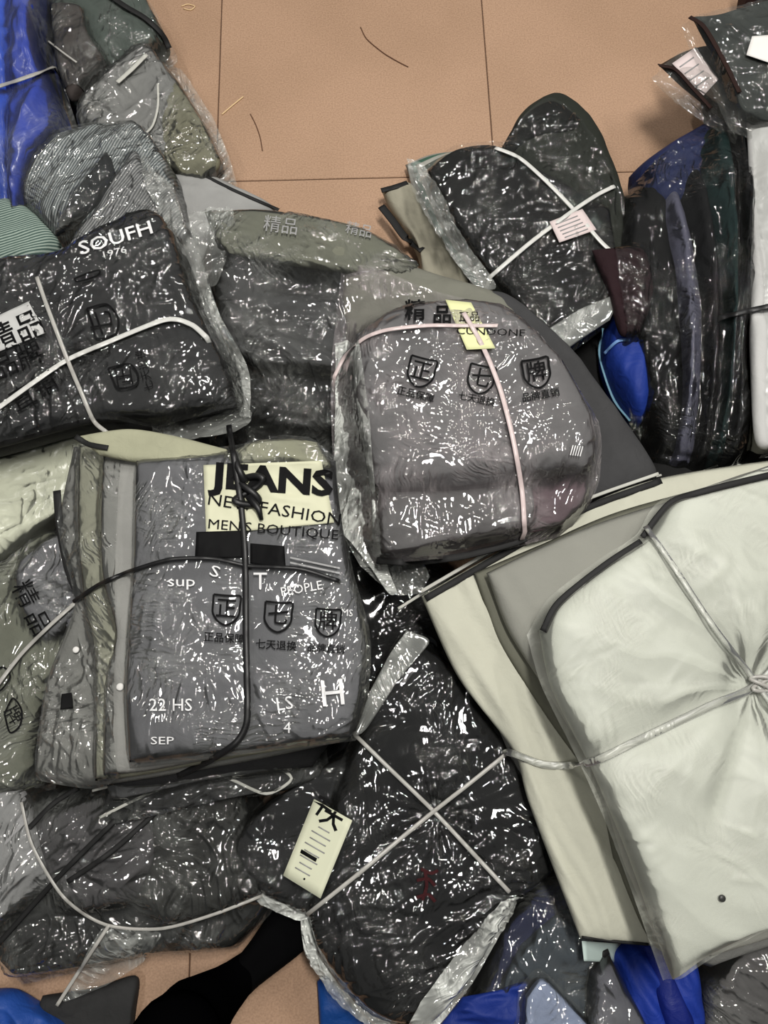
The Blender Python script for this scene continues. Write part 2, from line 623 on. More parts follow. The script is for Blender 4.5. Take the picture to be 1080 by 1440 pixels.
def film_mat(name, haze=0.10, hcol=(225, 228, 222), rough=0.07, crinkle=0.7, spec=0.045, fine=0.7):
    """clear polythene: mostly transparent, a little milky, glossy, with streaky creases in patches"""
    m, nt, out = nodes_of(name)
    N, L = nt.nodes.new, nt.links.new

    def math_(op, a, b=None, clamp=False):
        n = N('ShaderNodeMath')
        n.operation = op
        n.use_clamp = clamp
        for k, v in enumerate((a, b)):
            if v is None:
                continue
            if isinstance(v, (int, float)):
                n.inputs[k].default_value = v
            else:
                L(v, n.inputs[k])
        return n.outputs[0]
    tc = N('ShaderNodeTexCoord')
    oi = N('ShaderNodeObjectInfo')
    wn = N('ShaderNodeTexNoise')
    wn.inputs['Scale'].default_value = 11.0
    wn.inputs['Detail'].default_value = 2.0
    L(tc.outputs['Object'], wn.inputs['Vector'])
    va = N('ShaderNodeVectorMath')
    va.operation = 'MULTIPLY_ADD'
    va.inputs[1].default_value = (0.05, 0.05, 0.03)
    L(wn.outputs['Color'], va.inputs[0])
    L(tc.outputs['Object'], va.inputs[2])
    mk = N('ShaderNodeTexNoise')
    mk.inputs['Scale'].default_value = 11.0
    mk.inputs['Detail'].default_value = 2.0
    L(tc.outputs['Object'], mk.inputs['Vector'])
    sep = N('ShaderNodeSeparateColor')
    L(mk.outputs['Color'], sep.inputs[0])
    tot = None
    for k, (off, sc, lo, hi) in enumerate(((0.0, (17, 100, 40), 0.48, 0.66), (2.0, (22, 85, 40), 0.50, 0.68))):
        vr = N('ShaderNodeVectorRotate')
        vr.rotation_type = 'Z_AXIS'
        L(va.outputs[0], vr.inputs['Vector'])
        L(math_('ADD', math_('MULTIPLY', oi.outputs['Random'], 6.28), off), vr.inputs['Angle'])
        mp = N('ShaderNodeMapping')
        mp.inputs['Scale'].default_value = sc
        L(vr.outputs[0], mp.inputs['Vector'])
        ns = N('ShaderNodeTexNoise')
        ns.inputs['Scale'].default_value = 1.0
        ns.inputs['Detail'].default_value = 1.5
        L(mp.outputs[0], ns.inputs['Vector'])
        rg = math_('ABSOLUTE', math_('SUBTRACT', math_('MULTIPLY', ns.outputs['Fac'], 2.0), 1.0))
        rg = math_('SUBTRACT', 1.0, math_('MULTIPLY', rg, 3.2), True)
        ms = N('ShaderNodeMapRange')
        ms.interpolation_type = 'SMOOTHSTEP'
        ms.inputs['From Min'].default_value = lo
        ms.inputs['From Max'].default_value = hi
        L(sep.outputs[k], ms.inputs['Value'])
        h = math_('MULTIPLY', rg, math_('ADD', ms.outputs[0], 0.0))
        tot = h if tot is None else math_('ADD', tot, h)
    b0 = N('ShaderNodeBump')
    b0.inputs['Strength'].default_value = 0.5 * fine
    b0.inputs['Distance'].default_value = 0.010
    L(wn.outputs['Fac'], b0.inputs['Height'])
    bp = N('ShaderNodeBump')
    bp.inputs['Strength'].default_value = min(1.0, 0.8 * crinkle)
    bp.inputs['Distance'].default_value = 0.0045
    L(tot, bp.inputs['Height'])
    L(b0.outputs[0], bp.inputs['Normal'])
    fr = N('ShaderNodeFresnel')
    fr.inputs['IOR'].default_value = 1.5
    L(bp.outputs[0], fr.inputs['Normal'])
    fac = math_('ADD', math_('MULTIPLY', fr.outputs[0], 0.95), spec, True)
    gl = N('ShaderNodeBsdfAnisotropic')
    gl.inputs['Roughness'].default_value = rough
    L(bp.outputs[0], gl.inputs['Normal'])
    tr = N('ShaderNodeBsdfTransparent')
    tr.inputs[0].default_value = (0.97, 0.975, 0.97, 1)
    df = N('ShaderNodeBsdfDiffuse')
    df.inputs[0].default_value = lin(hcol)
    L(bp.outputs[0], df.inputs['Normal'])
    m1 = N('ShaderNodeMixShader')
    # creased film is milkier than flat film
    L(math_('ADD', math_('MULTIPLY', mk.outputs['Fac'], haze * 1.4), math_('MULTIPLY', tot, haze * 1.2), True), m1.inputs[0])
    L(tr.outputs[0], m1.inputs[1])
    L(df.outputs[0], m1.inputs[2])
    m2 = N('ShaderNodeMixShader')
    L(fac, m2.inputs[0])
    L(m1.outputs[0], m2.inputs[1])
    L(gl.outputs[0], m2.inputs[2])
    L(m2.outputs[0], out.inputs[0])
    return m


def plain(name, c, rough=0.6, spec=0.4, noise=0.0, nscale=40.0):
    m, nt, out = nodes_of(name)
    p = nt.nodes.new('ShaderNodeBsdfPrincipled')
    p.inputs['Roughness'].default_value = rough
    p.inputs['Specular IOR Level'].default_value = spec
    p.inputs['Base Color'].default_value = lin(c)
    if noise:
        tc = nt.nodes.new('ShaderNodeTexCoord')
        ns = nt.nodes.new('ShaderNodeTexNoise')
        ns.inputs['Scale'].default_value = nscale
        ns.inputs['Detail'].default_value = 6
        nt.links.new(tc.outputs['Object'], ns.inputs['Vector'])
        mx = nt.nodes.new('ShaderNodeMix')
        mx.data_type = 'RGBA'
        b = lin(c)
        mx.inputs[6].default_value = (*[v * (1 - noise) for v in b[:3]], 1)
        mx.inputs[7].default_value = (*[min(1, v * (1 + noise)) for v in b[:3]], 1)
        nt.links.new(ns.outputs['Fac'], mx.inputs[0])
        nt.links.new(mx.outputs[2], p.inputs['Base Color'])
    nt.links.new(p.outputs[0], out.inputs[0])
    return m


FILM = film_mat('clear_film', haze=0.045)
FILM_D = film_mat('clear_film_tight', haze=0.014, crinkle=0.7)
FILM_K = film_mat('thin_clear_film', haze=0.008, spec=0.03)
FILM_M = film_mat('milky_film', haze=0.20, rough=0.09)
FILM_W = film_mat('crumpled_film', haze=0.45, rough=0.09, crinkle=0.8)
FILM_P = film_mat('mauve_film', haze=0.10, hcol=(220, 210, 211), rough=0.055)
FILM_S = film_mat('thin_sleeve', haze=0.05, rough=0.3, crinkle=0.25, spec=0.0, fine=0.2)
FILM_T = film_mat('matt_sleeve', haze=0.15, hcol=(220, 222, 209), rough=0.5, crinkle=0.12, spec=0.0, fine=0.1)
STRAP_W = plain('white_strap', (205, 205, 200), 0.35, 0.5, 0.12, 120)
STRAP_C = plain('pale_strap', (170, 168, 162), 0.35, 0.5, 0.12, 120)
STRAP_P = plain('pinkish_strap', (205, 188, 186), 0.35, 0.5, 0.12, 120)
STRAP_K = plain('black_strap', (18, 18, 19), 0.45, 0.5)
INK = plain('black_ink', (14, 14, 15), 0.7, 0.12)
INK_W = plain('white_ink', (225, 225, 225), 0.5)
INK_G = plain('grey_ink', (150, 150, 150), 0.5)
INK_R = plain('red_ink', (58, 26, 28), 0.8, 0.1)
PAPER = plain('tag_paper', (214, 216, 190), 0.7, 0.3, 0.05)
PAPER_W = plain('white_paper', (228, 226, 222), 0.7, 0.3, 0.05)
PAPER_P = plain('pinkish_paper', (215, 200, 198), 0.7, 0.3, 0.05)
PAPER_Y = plain('yellow_paper', (222, 224, 170), 0.7, 0.3, 0.06)
PIPE_K = plain('black_piping', (20, 20, 20), 0.7)
PIPE_W = plain('white_piping', (190, 190, 182), 0.7)

# ------------------------------------------------------------------ floor
TILE, GAP = 0.60, 0.0022
GR = math.radians(1.6)
gx, gy = Vector((math.cos(GR), math.sin(GR), 0)), Vector((-math.sin(GR), math.cos(GR), 0))
cross = at(696, 246, 0)           # a grout crossing in view


def tile_material():
    m, nt, out = nodes_of('beige_tile')
    p = nt.nodes.new('ShaderNodeBsdfPrincipled')
    p.inputs['Roughness'].default_value = 0.5
    p.inputs['Specular IOR Level'].default_value = 0.3
    tc = nt.nodes.new('ShaderNodeTexCoord')
    oi = nt.nodes.new('ShaderNodeObjectInfo')
    ns = nt.nodes.new('ShaderNodeTexNoise')
    ns.inputs['Scale'].default_value = 300.0
    ns.inputs['Detail'].default_value = 4.0
    nt.links.new(tc.outputs['Object'], ns.inputs['Vector'])
    n2 = nt.nodes.new('ShaderNodeTexNoise')
    n2.inputs['Scale'].default_value = 3.0
    n2.inputs['Detail'].default_value = 5.0
    nt.links.new(tc.outputs['Object'], n2.inputs['Vector'])
    r = nt.nodes.new('ShaderNodeValToRGB')
    r.color_ramp.elements[0].position = 0.33
    r.color_ramp.elements[0].color = lin((162, 131, 107))
    r.color_ramp.elements[1].position = 0.62
    r.color_ramp.elements[1].color = lin((182, 149, 123))
    nt.links.new(ns.outputs['Fac'], r.inputs[0])
    mx = nt.nodes.new('ShaderNodeMix')
    mx.data_type = 'RGBA'
    mx.blend_type = 'MULTIPLY'
    mx.inputs[0].default_value = 0.35
    nt.links.new(r.outputs[0], mx.inputs[6])
    r2 = nt.nodes.new('ShaderNodeValToRGB')
    r2.color_ramp.elements[0].color = (0.62, 0.6, 0.55, 1)
    r2.color_ramp.elements[0].position = 0.3
    r2.color_ramp.elements[1].position = 0.6
    nt.links.new(n2.outputs['Fac'], r2.inputs[0])
    nt.links.new(r2.outputs[0], mx.inputs[7])
    nt.links.new(mx.outputs[2], p.inputs['Base Color'])
    bp = nt.nodes.new('ShaderNodeBump')
    bp.inputs['Strength'].default_value = 0.05
    bp.inputs['Distance'].default_value = 0.001
    nt.links.new(ns.outputs['Fac'], bp.inputs['Height'])
    nt.links.new(bp.outputs[0], p.inputs['Normal'])
    nt.links.new(p.outputs[0], out.inputs[0])
    return m


TILE_M = tile_material()
fl = new_obj('floor', [(-4, -4, -0.03), (4, -4, -0.03), (4, 4.5, -0.03), (-4, 4.5, -0.03), (-4, -4, -0.0025), (4, -4, -0.0025), (4, 4.5, -0.0025), (-4, 4.5, -0.0025)],
             [(4, 5, 6, 7), (3, 2, 1, 0), (0, 1, 5, 4), (1, 2, 6, 5), (2, 3, 7, 6), (3, 0, 4, 7)], plain('grout', (84, 62, 48), 0.9), smooth=False)
tag(fl, 'speckled peach-beige ceramic floor tiles under the garment pile', 'floor', kind='structure')
h = TILE / 2 - GAP / 2
bv = 0.0012
tile_me = bpy.data.meshes.new('tile')
tile_me.from_pydata([(-h, -h, -0.0024), (h, -h, -0.0024), (h, h, -0.0024), (-h, h, -0.0024),
                     (-h, -h, -bv), (h, -h, -bv), (h, h, -bv), (-h, h, -bv),
                     (-h + bv, -h + bv, 0), (h - bv, -h + bv, 0), (h - bv, h - bv, 0), (-h + bv, h - bv, 0)], [],
                    [(8, 9, 10, 11), (3, 2, 1, 0)] + [(a, (a + 1) % 4, (a + 1) % 4 + 4, a + 4) for a in range(4)] + [(a + 4, (a + 1) % 4 + 4, (a + 1) % 4 + 8, a + 8) for a in range(4)])
tile_me.materials.append(TILE_M)
for i in range(-4, 4):
    for j in range(-4, 3):
        t = bpy.data.objects.new('tile', tile_me)
        COL.objects.link(t)
        t.parent = fl
        t.location = cross + gx * (TILE * (i + 0.5)) + gy * (TILE * (j + 0.5))
        t.rotation_euler = (0, 0, GR)

# ================================================================== bundles
G_ALL = 'bagged garment bundles in the pile'
SHIELD = [(-18, -20), (0, -19), (18, -20), (18, 4), (11, 17), (0, 22), (-11, 17), (-18, 4)]


def shield_print(cx, cy, ch, cap, bag, under, zf, s=1.0, ang=0.0, capdy=38, caps=10, ink=None):
    ink = ink or INK
    a = math.radians(ang)
    def T(x, y):
        return (cx + (x * math.cos(a) - y * math.sin(a)) * s, cy + (x * math.sin(a) + y * math.cos(a)) * s)
    poly = [(-19, -21), (-6, -20.5), (6, -20.5), (19, -21), (19, -8), (18.5, 5), (11, 16), (0, 21), (-11, 16), (-18.5, 5), (-19, -8)]
    outline_px('shield_outline', [T(x, y) for x, y in poly], 3.0 * s, ink, under, zf, bag)
    text('shield_character', ch, *T(0, -1), 22 * s, ang, ink, under, zf, bag, bold=0.01)
    if cap:
        text('caption', cap, *T(0, capdy), caps * s, ang, ink, under, zf, bag, bold=0.012)


# ---- T : black jackets, upper right of centre
r = bundle('garment_bundle', 'black garment bundle in clear film with crossed white straps and pinkish tag', 'clothing bundle', G_ALL)
t0 = slab('folded_garment', [[(700, 235), (728, 172), (775, 141)], [(818, 170), (850, 220), (878, 300)], [(885, 385), (800, 430)], [(700, 330)]], (.135, .13, .13, .13), .11, fabric((38, 41, 35)), r, n=9, wr=.004, seed=1)
lay = [((140, 138, 130), .035, 570, 232), ((62, 92, 78), .062, 577, 230), ((160, 160, 152), .088, 584, 232), ((84, 90, 84), .112, 591, 236)]
tl = []
for c, z, x, y in lay:
    d = x - 597
    tl.append(slab('folded_garment', [[(x, y), (640 + d, 216), (700, 214), (770, 250)], [(855, 300), (866, 380)], [(860, 440), (800, 486)], [(765 + d * 1.5, 478), (700 + d * 1.5, 404), (638 + d * 1.4, 318)]], z, .030, fabric(c), r, n=14, wr=.002, seed=z * 90))
t4 = slab('folded_garment', [[(597, 243), (640, 212), (700, 207), (765, 245)], [(858, 296), (868, 380)], [(862, 438), (800, 484)], [(768, 480), (700, 402), (640, 320)]], .145, .036, fabric((27, 27, 27)), r, n=9, wr=.005, seed=3, dents=((690, 388, 862, 262, .006, .02), (700, 208, 870, 360, .006, .02)))
shade_collar1 = slab('collar', [[(702, 214), (730, 170), (775, 143)], [(817, 168), (806, 186)], [(765, 190), (735, 204)], [(714, 224)]], .140, .02, fabric((12, 13, 10)), r, n=6, wr=.002)  # black band carries the shade of the back lobe's far rim in its colour
shade_collar2 = slab('collar', [[(602, 242), (640, 213), (700, 208)], [(728, 222), (718, 240)], [(670, 240), (640, 248)], [(616, 264)]], .150, .018, fabric((9, 9, 8)), r, n=6, wr=.002)  # likewise for the front lobe: far-rim shade in the black colour
tf = film('plastic_bag', [[(588, 238), (640, 206), (705, 202), (740, 160), (775, 138)], [(820, 170), (860, 230), (888, 320), (872, 420)], [(865, 445), (800, 492)], [(765, 486), (695, 408), (634, 322)]], [t0, t4, shade_collar1, shade_collar2], .11, FILM_D, r, amp=.0045, fr=34, dirn=.9, seed=2, res=230, nc=1300, ch=1.5, radial=((805, 297, .006, .05, 11),))
tf2 = slab('tissue_sheet', [[(772, 462), (815, 435)], [(862, 415), (866, 430)], [(858, 450), (825, 472)], [(796, 492), (782, 480)]], .158, .006, FILM_M, r, n=4, wr=.003)
strap('strap', [(697, 208), (730, 222), (765, 252), (805, 293), (845, 340), (872, 364)], [t4, tf, t0], .11, STRAP_W, r, .0085, lift=.003, drop0=.1, drop1=.1)
strap('strap', [(690, 389), (745, 342), (805, 297), (840, 274), (864, 262)], [t4, tf, t0], .11, STRAP_W, r, .0085, lift=.004, drop0=.1, drop1=.1)
hg = card('hang_tag', [(772, 314), (818, 296), (838, 325), (786, 343)], [t4, tf], .15, PAPER_P, r, lift=.004)
for k in range(5):
    card('printed_line', [(781 + k * 3.2, 317 + k * 4.6 - 2), (812 + k * 3.6, 304 + k * 4.6 - 1), (812.5 + k * 3.6, 305.4 + k * 4.6 - 1), (781.5 + k * 3.2, 318.6 + k * 4.6 - 2)], [hg], .15, INK_G, hg, lift=.0004, thick=.0002, n=1)
flap([[(572, 224), (598, 236)], [(640, 318), (696, 398)], [(684, 410), (662, 398)], [(612, 326), (582, 276)]], .138, FILM_M, r, 5.2, -.9)
settle(r)

# cream garment poking out left of T
r = bundle('folded_jacket', 'cream jacket corner with black edge lying on the tiles beside black bundle', 'jacket')
c0 = slab('folded_garment', [[(537, 270), (575, 259)], [(600, 300), (660, 400)], [(640, 430), (600, 420)], [(590, 352), (556, 306)]], .05, .045, fabric((150, 146, 130)), r, n=8)
strap('edge_binding', [(536, 268), (555, 263), (573, 257)], [c0], .045, PIPE_K, r, .012, n=16)
strap('edge_binding', [(536, 290), (552, 310), (570, 334), (594, 352)], [c0], .045, PIPE_K, r, .016, n=24)
settle(r)

# ---- M : grey/black folded trousers, middle
r = bundle('garment_bundle', 'slumped grey and black garments with sage green bag top near floor', 'clothing bundle', G_ALL)
m0 = slab('folded_garment', [[(325, 540), (400, 520), (480, 500)], [(520, 560), (520, 650)], [(470, 690), (330, 660)], [(305, 600)]], .09, .085, fabric((16, 16, 16)), r, n=6, wr=.006)
slab('folded_garment', [[(258, 400), (318, 384)], [(340, 480), (360, 590)], [(320, 610), (280, 600)], [(290, 520), (272, 450)]], .06, .055, fabric((10, 10, 11)), r, n=5, wr=.005)
m2 = slab('folded_garment', [[(338, 540), (400, 525), (480, 520)], [(510, 560), (510, 600)], [(470, 612), (400, 606)], [(335, 590)]], .135, .05, fabric((30, 30, 31)), r, n=5, wr=.008, wdir=0.1)
m1 = slab('folded_garment', [[(296, 340), (360, 318), (470, 335)], [(520, 400), (515, 520)], [(470, 527), (400, 524)], [(345, 512), (312, 470), (300, 400)]], .175, .06, fabric((66, 66, 67)), r, n=5, wr=.012, wf=15, wdir=-.45, seed=4, nu=70, nv=70, dents=((392, 398, 500, 410, .035, .012), (350, 440, 490, 505, .022, .010), (322, 470, 400, 500, .016, .010), (400, 360, 430, 395, .02, .012)))
m3 = slab('folded_garment', [[(288, 298), (380, 298), (500, 318)], [(590, 372), (575, 388)], [(500, 384), (400, 372)], [(322, 356), (300, 330)]], (.185, .185, .2, .2), .022, fabric((112, 113, 100)), r, n=5, wr=.005, seed=5)
mf = film('plastic_bag', [[(285, 292), (380, 290), (500, 312)], [(598, 372), (540, 640)], [(470, 660), (400, 650)], [(322, 640), (298, 500), (292, 400)]], [m1, m3, m2, m0], .08, FILM, r, amp=.011, fr=20, dirn=-.4, seed=5, res=210, nc=1100, ch=1.5)
text('printed_text', '精品', 395, 318, 18, 8, INK_G, [mf], .17, mf)
text('printed_text', '精品', 505, 324, 14, 12, INK_G, [mf], .17, mf)
flap([[(266, 300), (326, 296)], [(326, 336), (306, 400)], [(288, 402), (276, 388)], [(270, 340)]], .185, FILM_M, r, 6.2, .4)
settle(r)

# pale cloth between the striped bundle and M
r = bundle('folded_shirt', 'pale grey folded shirt edge with black binding against the floor tiles', 'shirt')
w0 = slab('folded_garment', [[(236, 250), (290, 247)], [(392, 296), (380, 312)], [(300, 330), (280, 420)], [(262, 400), (240, 310)]], (.12, .08, .1, .13), .07, fabric((150, 150, 148)), r, n=7, wr=.006)
strap('edge_binding', [(288, 247), (330, 268), (392, 295)], [w0], .07, PIPE_K, r, .007, n=24)
settle(r)

# ---- striped shirts
r = bundle('garment_bundle', 'finely striped shirts folded in a clear bag with dark open collar', 'clothing bundle', G_ALL)
STR = fabric((168, 172, 172), stripes=(0.4, 60, (88, 96, 98)))
STR2 = fabric((150, 165, 155), stripes=(1.2, 60, (70, 90, 84)))
b1 = slab('folded_garment', [[(-30, 300), (30, 292)], [(80, 330), (100, 362)], [(60, 390), (-30, 395)], [(-35, 350)]], .13, .12, STR2, r, n=6, wr=.005)
b0 = slab('folded_garment', [[(38, 262), (70, 215), (120, 192), (190, 186)], [(212, 240), (258, 268), (268, 340)], [(200, 350), (100, 352)], [(80, 345), (34, 296)]], (.15, .15, .16, .15), .14, STR, r, n=4, wr=.012, wdir=.8, wf=10, seed=2)
b2 = slab('collar_opening', [[(150, 214), (158, 226)], [(166, 256), (140, 285)], [(106, 314), (78, 332)], [(92, 300), (122, 255)]], .168, .03, fabric((20, 24, 28)), r, n=4, wr=.003)
b3 = slab('folded_garment', [[(166, 256), (192, 215), (205, 240)], [(248, 268), (262, 330)], [(215, 345), (150, 352)], [(95, 350), (130, 305)]], (.175, .175, .18, .17), .04, fabric((150, 150, 150), stripes=(0.5, 60, (92, 94, 96)), key='b'), r, n=5, wr=.007, wdir=.8)
bf = film('plastic_bag', [[(30, 262), (64, 208), (120, 186), (192, 178)], [(220, 236), (266, 262), (272, 344)], [(200, 356), (100, 360)], [(78, 350), (28, 300)]], [b0, b2, b3], .08, FILM, r, amp=.008, fr=26, dirn=.8, seed=9, res=180, nc=1000, ch=1.5)
strap('strap', [(30, 288), (58, 318), (90, 352)], [b0, b3, bf], .14, STRAP_W, r, .007, n=24, lift=.004, drop0=.1)
flap([[(196, 196), (214, 236)], [(244, 262), (258, 310)], [(250, 340), (236, 336)], [(226, 290), (204, 262)]], .19, FILM_M, r, 4.2, 1.0, under=[b0, b3])
settle(r)

# ---- C : grey shirts in crinkled bag, beside floor
r = bundle('garment_bundle', 'light grey shirts in loose crinkled bag, white edged, left of the tiles', 'clothing bundle', G_ALL)
c0 = slab('folded_garment', [[(112, 150), (160, 112), (206, 76)], [(240, 110), (285, 170), (308, 225)], [(296, 262), (235, 262)], [(190, 200), (120, 192)]], (.13, .12, .09, .14), .10, fabric((132, 132, 130)), r, n=5, wr=.011, wdir=.9, seed=8)
c1 = slab('folded_garment', [[(226, 112), (250, 118)], [(290, 180), (310, 230)], [(285, 252), (250, 246)], [(228, 225), (226, 160)]], .115, .03, fabric((122, 120, 100)), r, n=5, wr=.004)
cf = film('plastic_bag', [[(104, 150), (158, 104), (208, 68)], [(248, 104), (295, 170), (316, 230)], [(302, 268), (235, 270)], [(185, 206), (110, 198)]], [c0, c1], .04, FILM, r, amp=.013, fr=24, dirn=.9, seed=12, res=170, nc=1500, ch=1.8)
strap('edge_binding', [(165, 116), (185, 98), (206, 77)], [c0, cf], .12, PIPE_W, r, .010, n=16, lift=.004)
strap('edge_binding', [(222, 118), (222, 150), (214, 178), (195, 196)], [c0, cf, c1], .12, PIPE_W, r, .005, n=24, lift=.004)
flap([[(232, 92), (258, 104)], [(300, 166), (322, 220)], [(334, 262), (300, 272)], [(304, 226), (280, 172)]], .02, FILM_M, r, 3.2, 1.0)
settle(r)

# ---- dark green-grey bundle, top left
r = bundle('garment_bundle', 'dark green-grey bagged jackets with black rim at the top edge', 'clothing bundle', G_ALL)
d0 = slab('folded_garment', [[(66, -40), (150, -40), (198, -10)], [(222, 40), (238, 68)], [(200, 100), (140, 140)], [(100, 150), (78, 70)]], (.13, .10, .09, .13), .09, fabric((74, 84, 78)), r, n=6, wr=.008, wdir=-.6, seed=3)
d1 = slab('folded_garment', [[(72, 5), (115, 12)], [(120, 60), (150, 90)], [(118, 126), (98, 140)], [(80, 90)]], .145, .04, fabric((62, 56, 54)), r, n=5, wr=.005)
df = film('plastic_bag', [[(62, -45), (150, -45), (206, -12)], [(228, 36), (244, 70)], [(205, 106), (142, 148)], [(96, 156), (72, 72)]], [d0, d1], .05, FILM, r, amp=.008, fr=20, dirn=1.0, seed=14, res=150, nc=1200, ch=1.8)
strap('edge_binding', [(146, -12), (175, 8), (205, 26), (228, 48), (238, 68)], [d0, df], .08, PIPE_K, r, .012, n=30, lift=.005)
strap('strap', [(68, 58), (90, 75), (108, 88)], [d0, d1, df], .12, STRAP_C, r, .004, n=16, lift=.005)
settle(r)

# ---- blue garments top left
r = bundle('garment_bundle', 'bright blue garment bundle gathered by a pale strap in the corner', 'clothing bundle', G_ALL)
BL = fabric((42, 86, 208), 0.6, var=.3)
e0 = slab('folded_garment', [[(-90, -60), (20, -60)], [(36, 60), (34, 180)], [(20, 300), (-90, 320)], [(-110, 110)]], .17, .165, BL, r, n=6, wr=.012, wdir=1.35, wf=16, seed=5, dents=((-60, 130, 80, 96, .03, .02),))
e1 = slab('folded_garment', [[(20, -60), (74, -60)], [(72, 40), (70, 98), (98, 180)], [(82, 236), (36, 302), (24, 300)], [(30, 180), (28, 60)]], .18, .17, fabric((36, 62, 168), 0.6, var=.3), r, n=4, wr=.014, wdir=1.3, wf=18, seed=7, dents=((-60, 130, 80, 96, .03, .02),))
ef = film('plastic_bag', [[(-90, -64), (78, -64)], [(78, 96), (104, 180)], [(88, 240), (36, 310)], [(-90, 320), (-110, 100)]], [e0, e1], .1, FILM_S, r, amp=.006, fr=18, dirn=1.3, seed=3)
strap('strap', [(-40, 132), (10, 118), (45, 106), (76, 94)], [e0, e1, ef], .13, STRAP_C, r, .010, n=30, lift=.004, drop1=.08)
settle(r)

# ---- R : black garments on edge, right
r = bundle('garment_bundle', 'tall bundle of black, navy and green garments standing on edge', 'clothing bundle', G_ALL)
R = []
R.append(slab('folded_garment', [[(884, 250), (960, 202), (1006, 172)], [(1036, 178), (1034, 230)], [(1000, 300), (930, 320)], [(896, 300)]], (.14, .16, .17, .15), .14, fabric((30, 38, 74), 0.7), r, n=5, wr=.01, wdir=.6))
R.append(slab('folded_garment', [[(868, 282), (922, 268)], [(930, 360), (962, 560), (965, 640)], [(958, 662), (912, 664)], [(892, 560), (862, 400), (862, 330)]], .16, .155, fabric((9, 9, 10)), r, n=4, wr=.010, wdir=1.4, seed=2))
R.append(slab('folded_garment', [[(922, 268), (938, 258)], [(958, 330), (978, 460), (975, 640)], [(965, 660), (935, 655)], [(950, 560), (932, 400), (920, 330)]], .185, .16, fabric((84, 84, 100), 0.7), r, n=3, wr=.008, wdir=1.4, seed=4))
R.append(slab('folded_garment', [[(938, 258), (968, 248)], [(985, 330), (998, 480), (996, 640)], [(985, 655), (962, 655)], [(972, 520), (960, 400), (946, 320)]], .20, .18, fabric((8, 8, 11)), r, n=3.5, wr=.008, wdir=1.4, seed=5))
R.append(slab('folded_garment', [[(964, 204), (1004, 194)], [(1012, 320), (1020, 480), (1014, 640)], [(1005, 655), (984, 652)], [(996, 500), (985, 380), (968, 290)]], .21, .19, fabric((14, 36, 36)), r, n=4, wr=.008, wdir=1.5, seed=6))
R.append(slab('folded_garment', [[(1003, 192), (1028, 184)], [(1036, 300), (1040, 420), (1034, 500), (1046, 630)], [(1042, 650), (1004, 654)], [(1016, 500), (1010, 330)]], .215, .19, fabric((15, 15, 17)), r, n=4, wr=.008, wdir=1.5, seed=7))
R.append(slab('folded_garment', [[(832, 352), (900, 350)], [(915, 380), (918, 420)], [(900, 470), (872, 470)], [(856, 410)]], .172, .03, fabric((36, 19, 23)), r, n=5, wr=.005, seed=8))
rf = film('plastic_bag', [[(876, 262), (960, 204), (1034, 176)], [(1040, 300), (1044, 420), (1050, 632)], [(1044, 656), (912, 668)], [(888, 560), (858, 400), (858, 320)]], R, .1, FILM_K, r, amp=.007, fr=22, dirn=1.4, seed=21, res=210, nc=1000, ch=1.5)
settle(r)

# ---- white stack at right edge
r = bundle('garment_bundle', 'white garments stacked at the right edge, held by a black strap', 'clothing bundle', G_ALL)
v0 = slab('folded_garment', [[(1030, 166), (1120, 150)], [(1180, 400), (1180, 640)], [(1080, 640), (1050, 632)], [(1050, 480), (1040, 320)]], .20, .19, fabric((186, 186, 168), var=.06, crease=.2), r, n=8, wr=.005, wdir=1.5)
v1 = slab('folded_garment', [[(1050, 172), (1120, 160)], [(1180, 400), (1180, 620)], [(1100, 628), (1062, 620)], [(1056, 480), (1056, 320)]], .235, .05, fabric((190, 190, 188), var=.06, crease=.2), r, n=5, wr=.006, wdir=1.5, dents=((1020, 445, 1160, 415, .02, .02),))
vf = film('plastic_bag', [[(1030, 160), (1120, 145)], [(1185, 400), (1185, 640)], [(1080, 644), (1048, 636)], [(1048, 480), (1036, 320)]], [v0, v1], .12, FILM_S, r, amp=.006, fr=16, dirn=1.4, seed=31)
strap('strap', [(1014, 447), (1040, 440), (1080, 431), (1150, 418)], [v0, v1, vf, rf], .22, STRAP_K, r, .010, n=30, lift=.005, drop0=.05)
settle(r)

# ---- top right corner : dark brown jackets with labels
r = bundle('garment_bundle', 'dark brown jackets in bags with white paper tags, top right corner', 'clothing bundle', G_ALL)
k0 = slab('folded_garment', [[(990, 110), (1040, 60), (1130, 40)], [(1140, 120), (1130, 200)], [(1060, 190), (1030, 175)], [(1005, 150)]], .17, .168, fabric((32, 24, 20)), r, n=7)
k1 = slab('folded_garment', [[(926, 92), (962, 74), (1010, 62), (1120, 50)], [(1140, 120), (1130, 190)], [(1060, 185), (1020, 168)], [(1000, 150), (960, 122)]], (.20, .21, .21, .2), .026, fabric((52, 40, 30)), r, n=6, wr=.006, seed=2)
k2 = slab('folded_garment', [[(972, 24), (1010, 22), (1120, 0)], [(1140, 100), (1130, 180)], [(1060, 172), (1040, 160)], [(1020, 110), (996, 66)]], (.245, .25, .24, .24), .028, fabric((48, 52, 50)), r, n=6, wr=.006, seed=3)
kf = film('plastic_bag', [[(966, 18), (1010, 16), (1120, -6)], [(1144, 100), (1134, 186)], [(1060, 178), (1034, 164)], [(1012, 112), (986, 66)]], [k2], .215, FILM, r, amp=.007, fr=26, dirn=-.9, seed=33, res=90)
kg = film('plastic_bag', [[(922, 94), (960, 68), (1010, 58), (1060, 56)], [(1060, 120), (1060, 188)], [(1040, 188), (1020, 172)], [(996, 154), (956, 126)]], [k1], .18, FILM, r, amp=.006, fr=26, dirn=-.9, seed=35, res=90)
strap('edge_binding', [(926, 92), (950, 98), (975, 125), (1000, 152)], [k1, kg], .2, fabric((40, 24, 20)), r, .008, n=24, lift=.003)
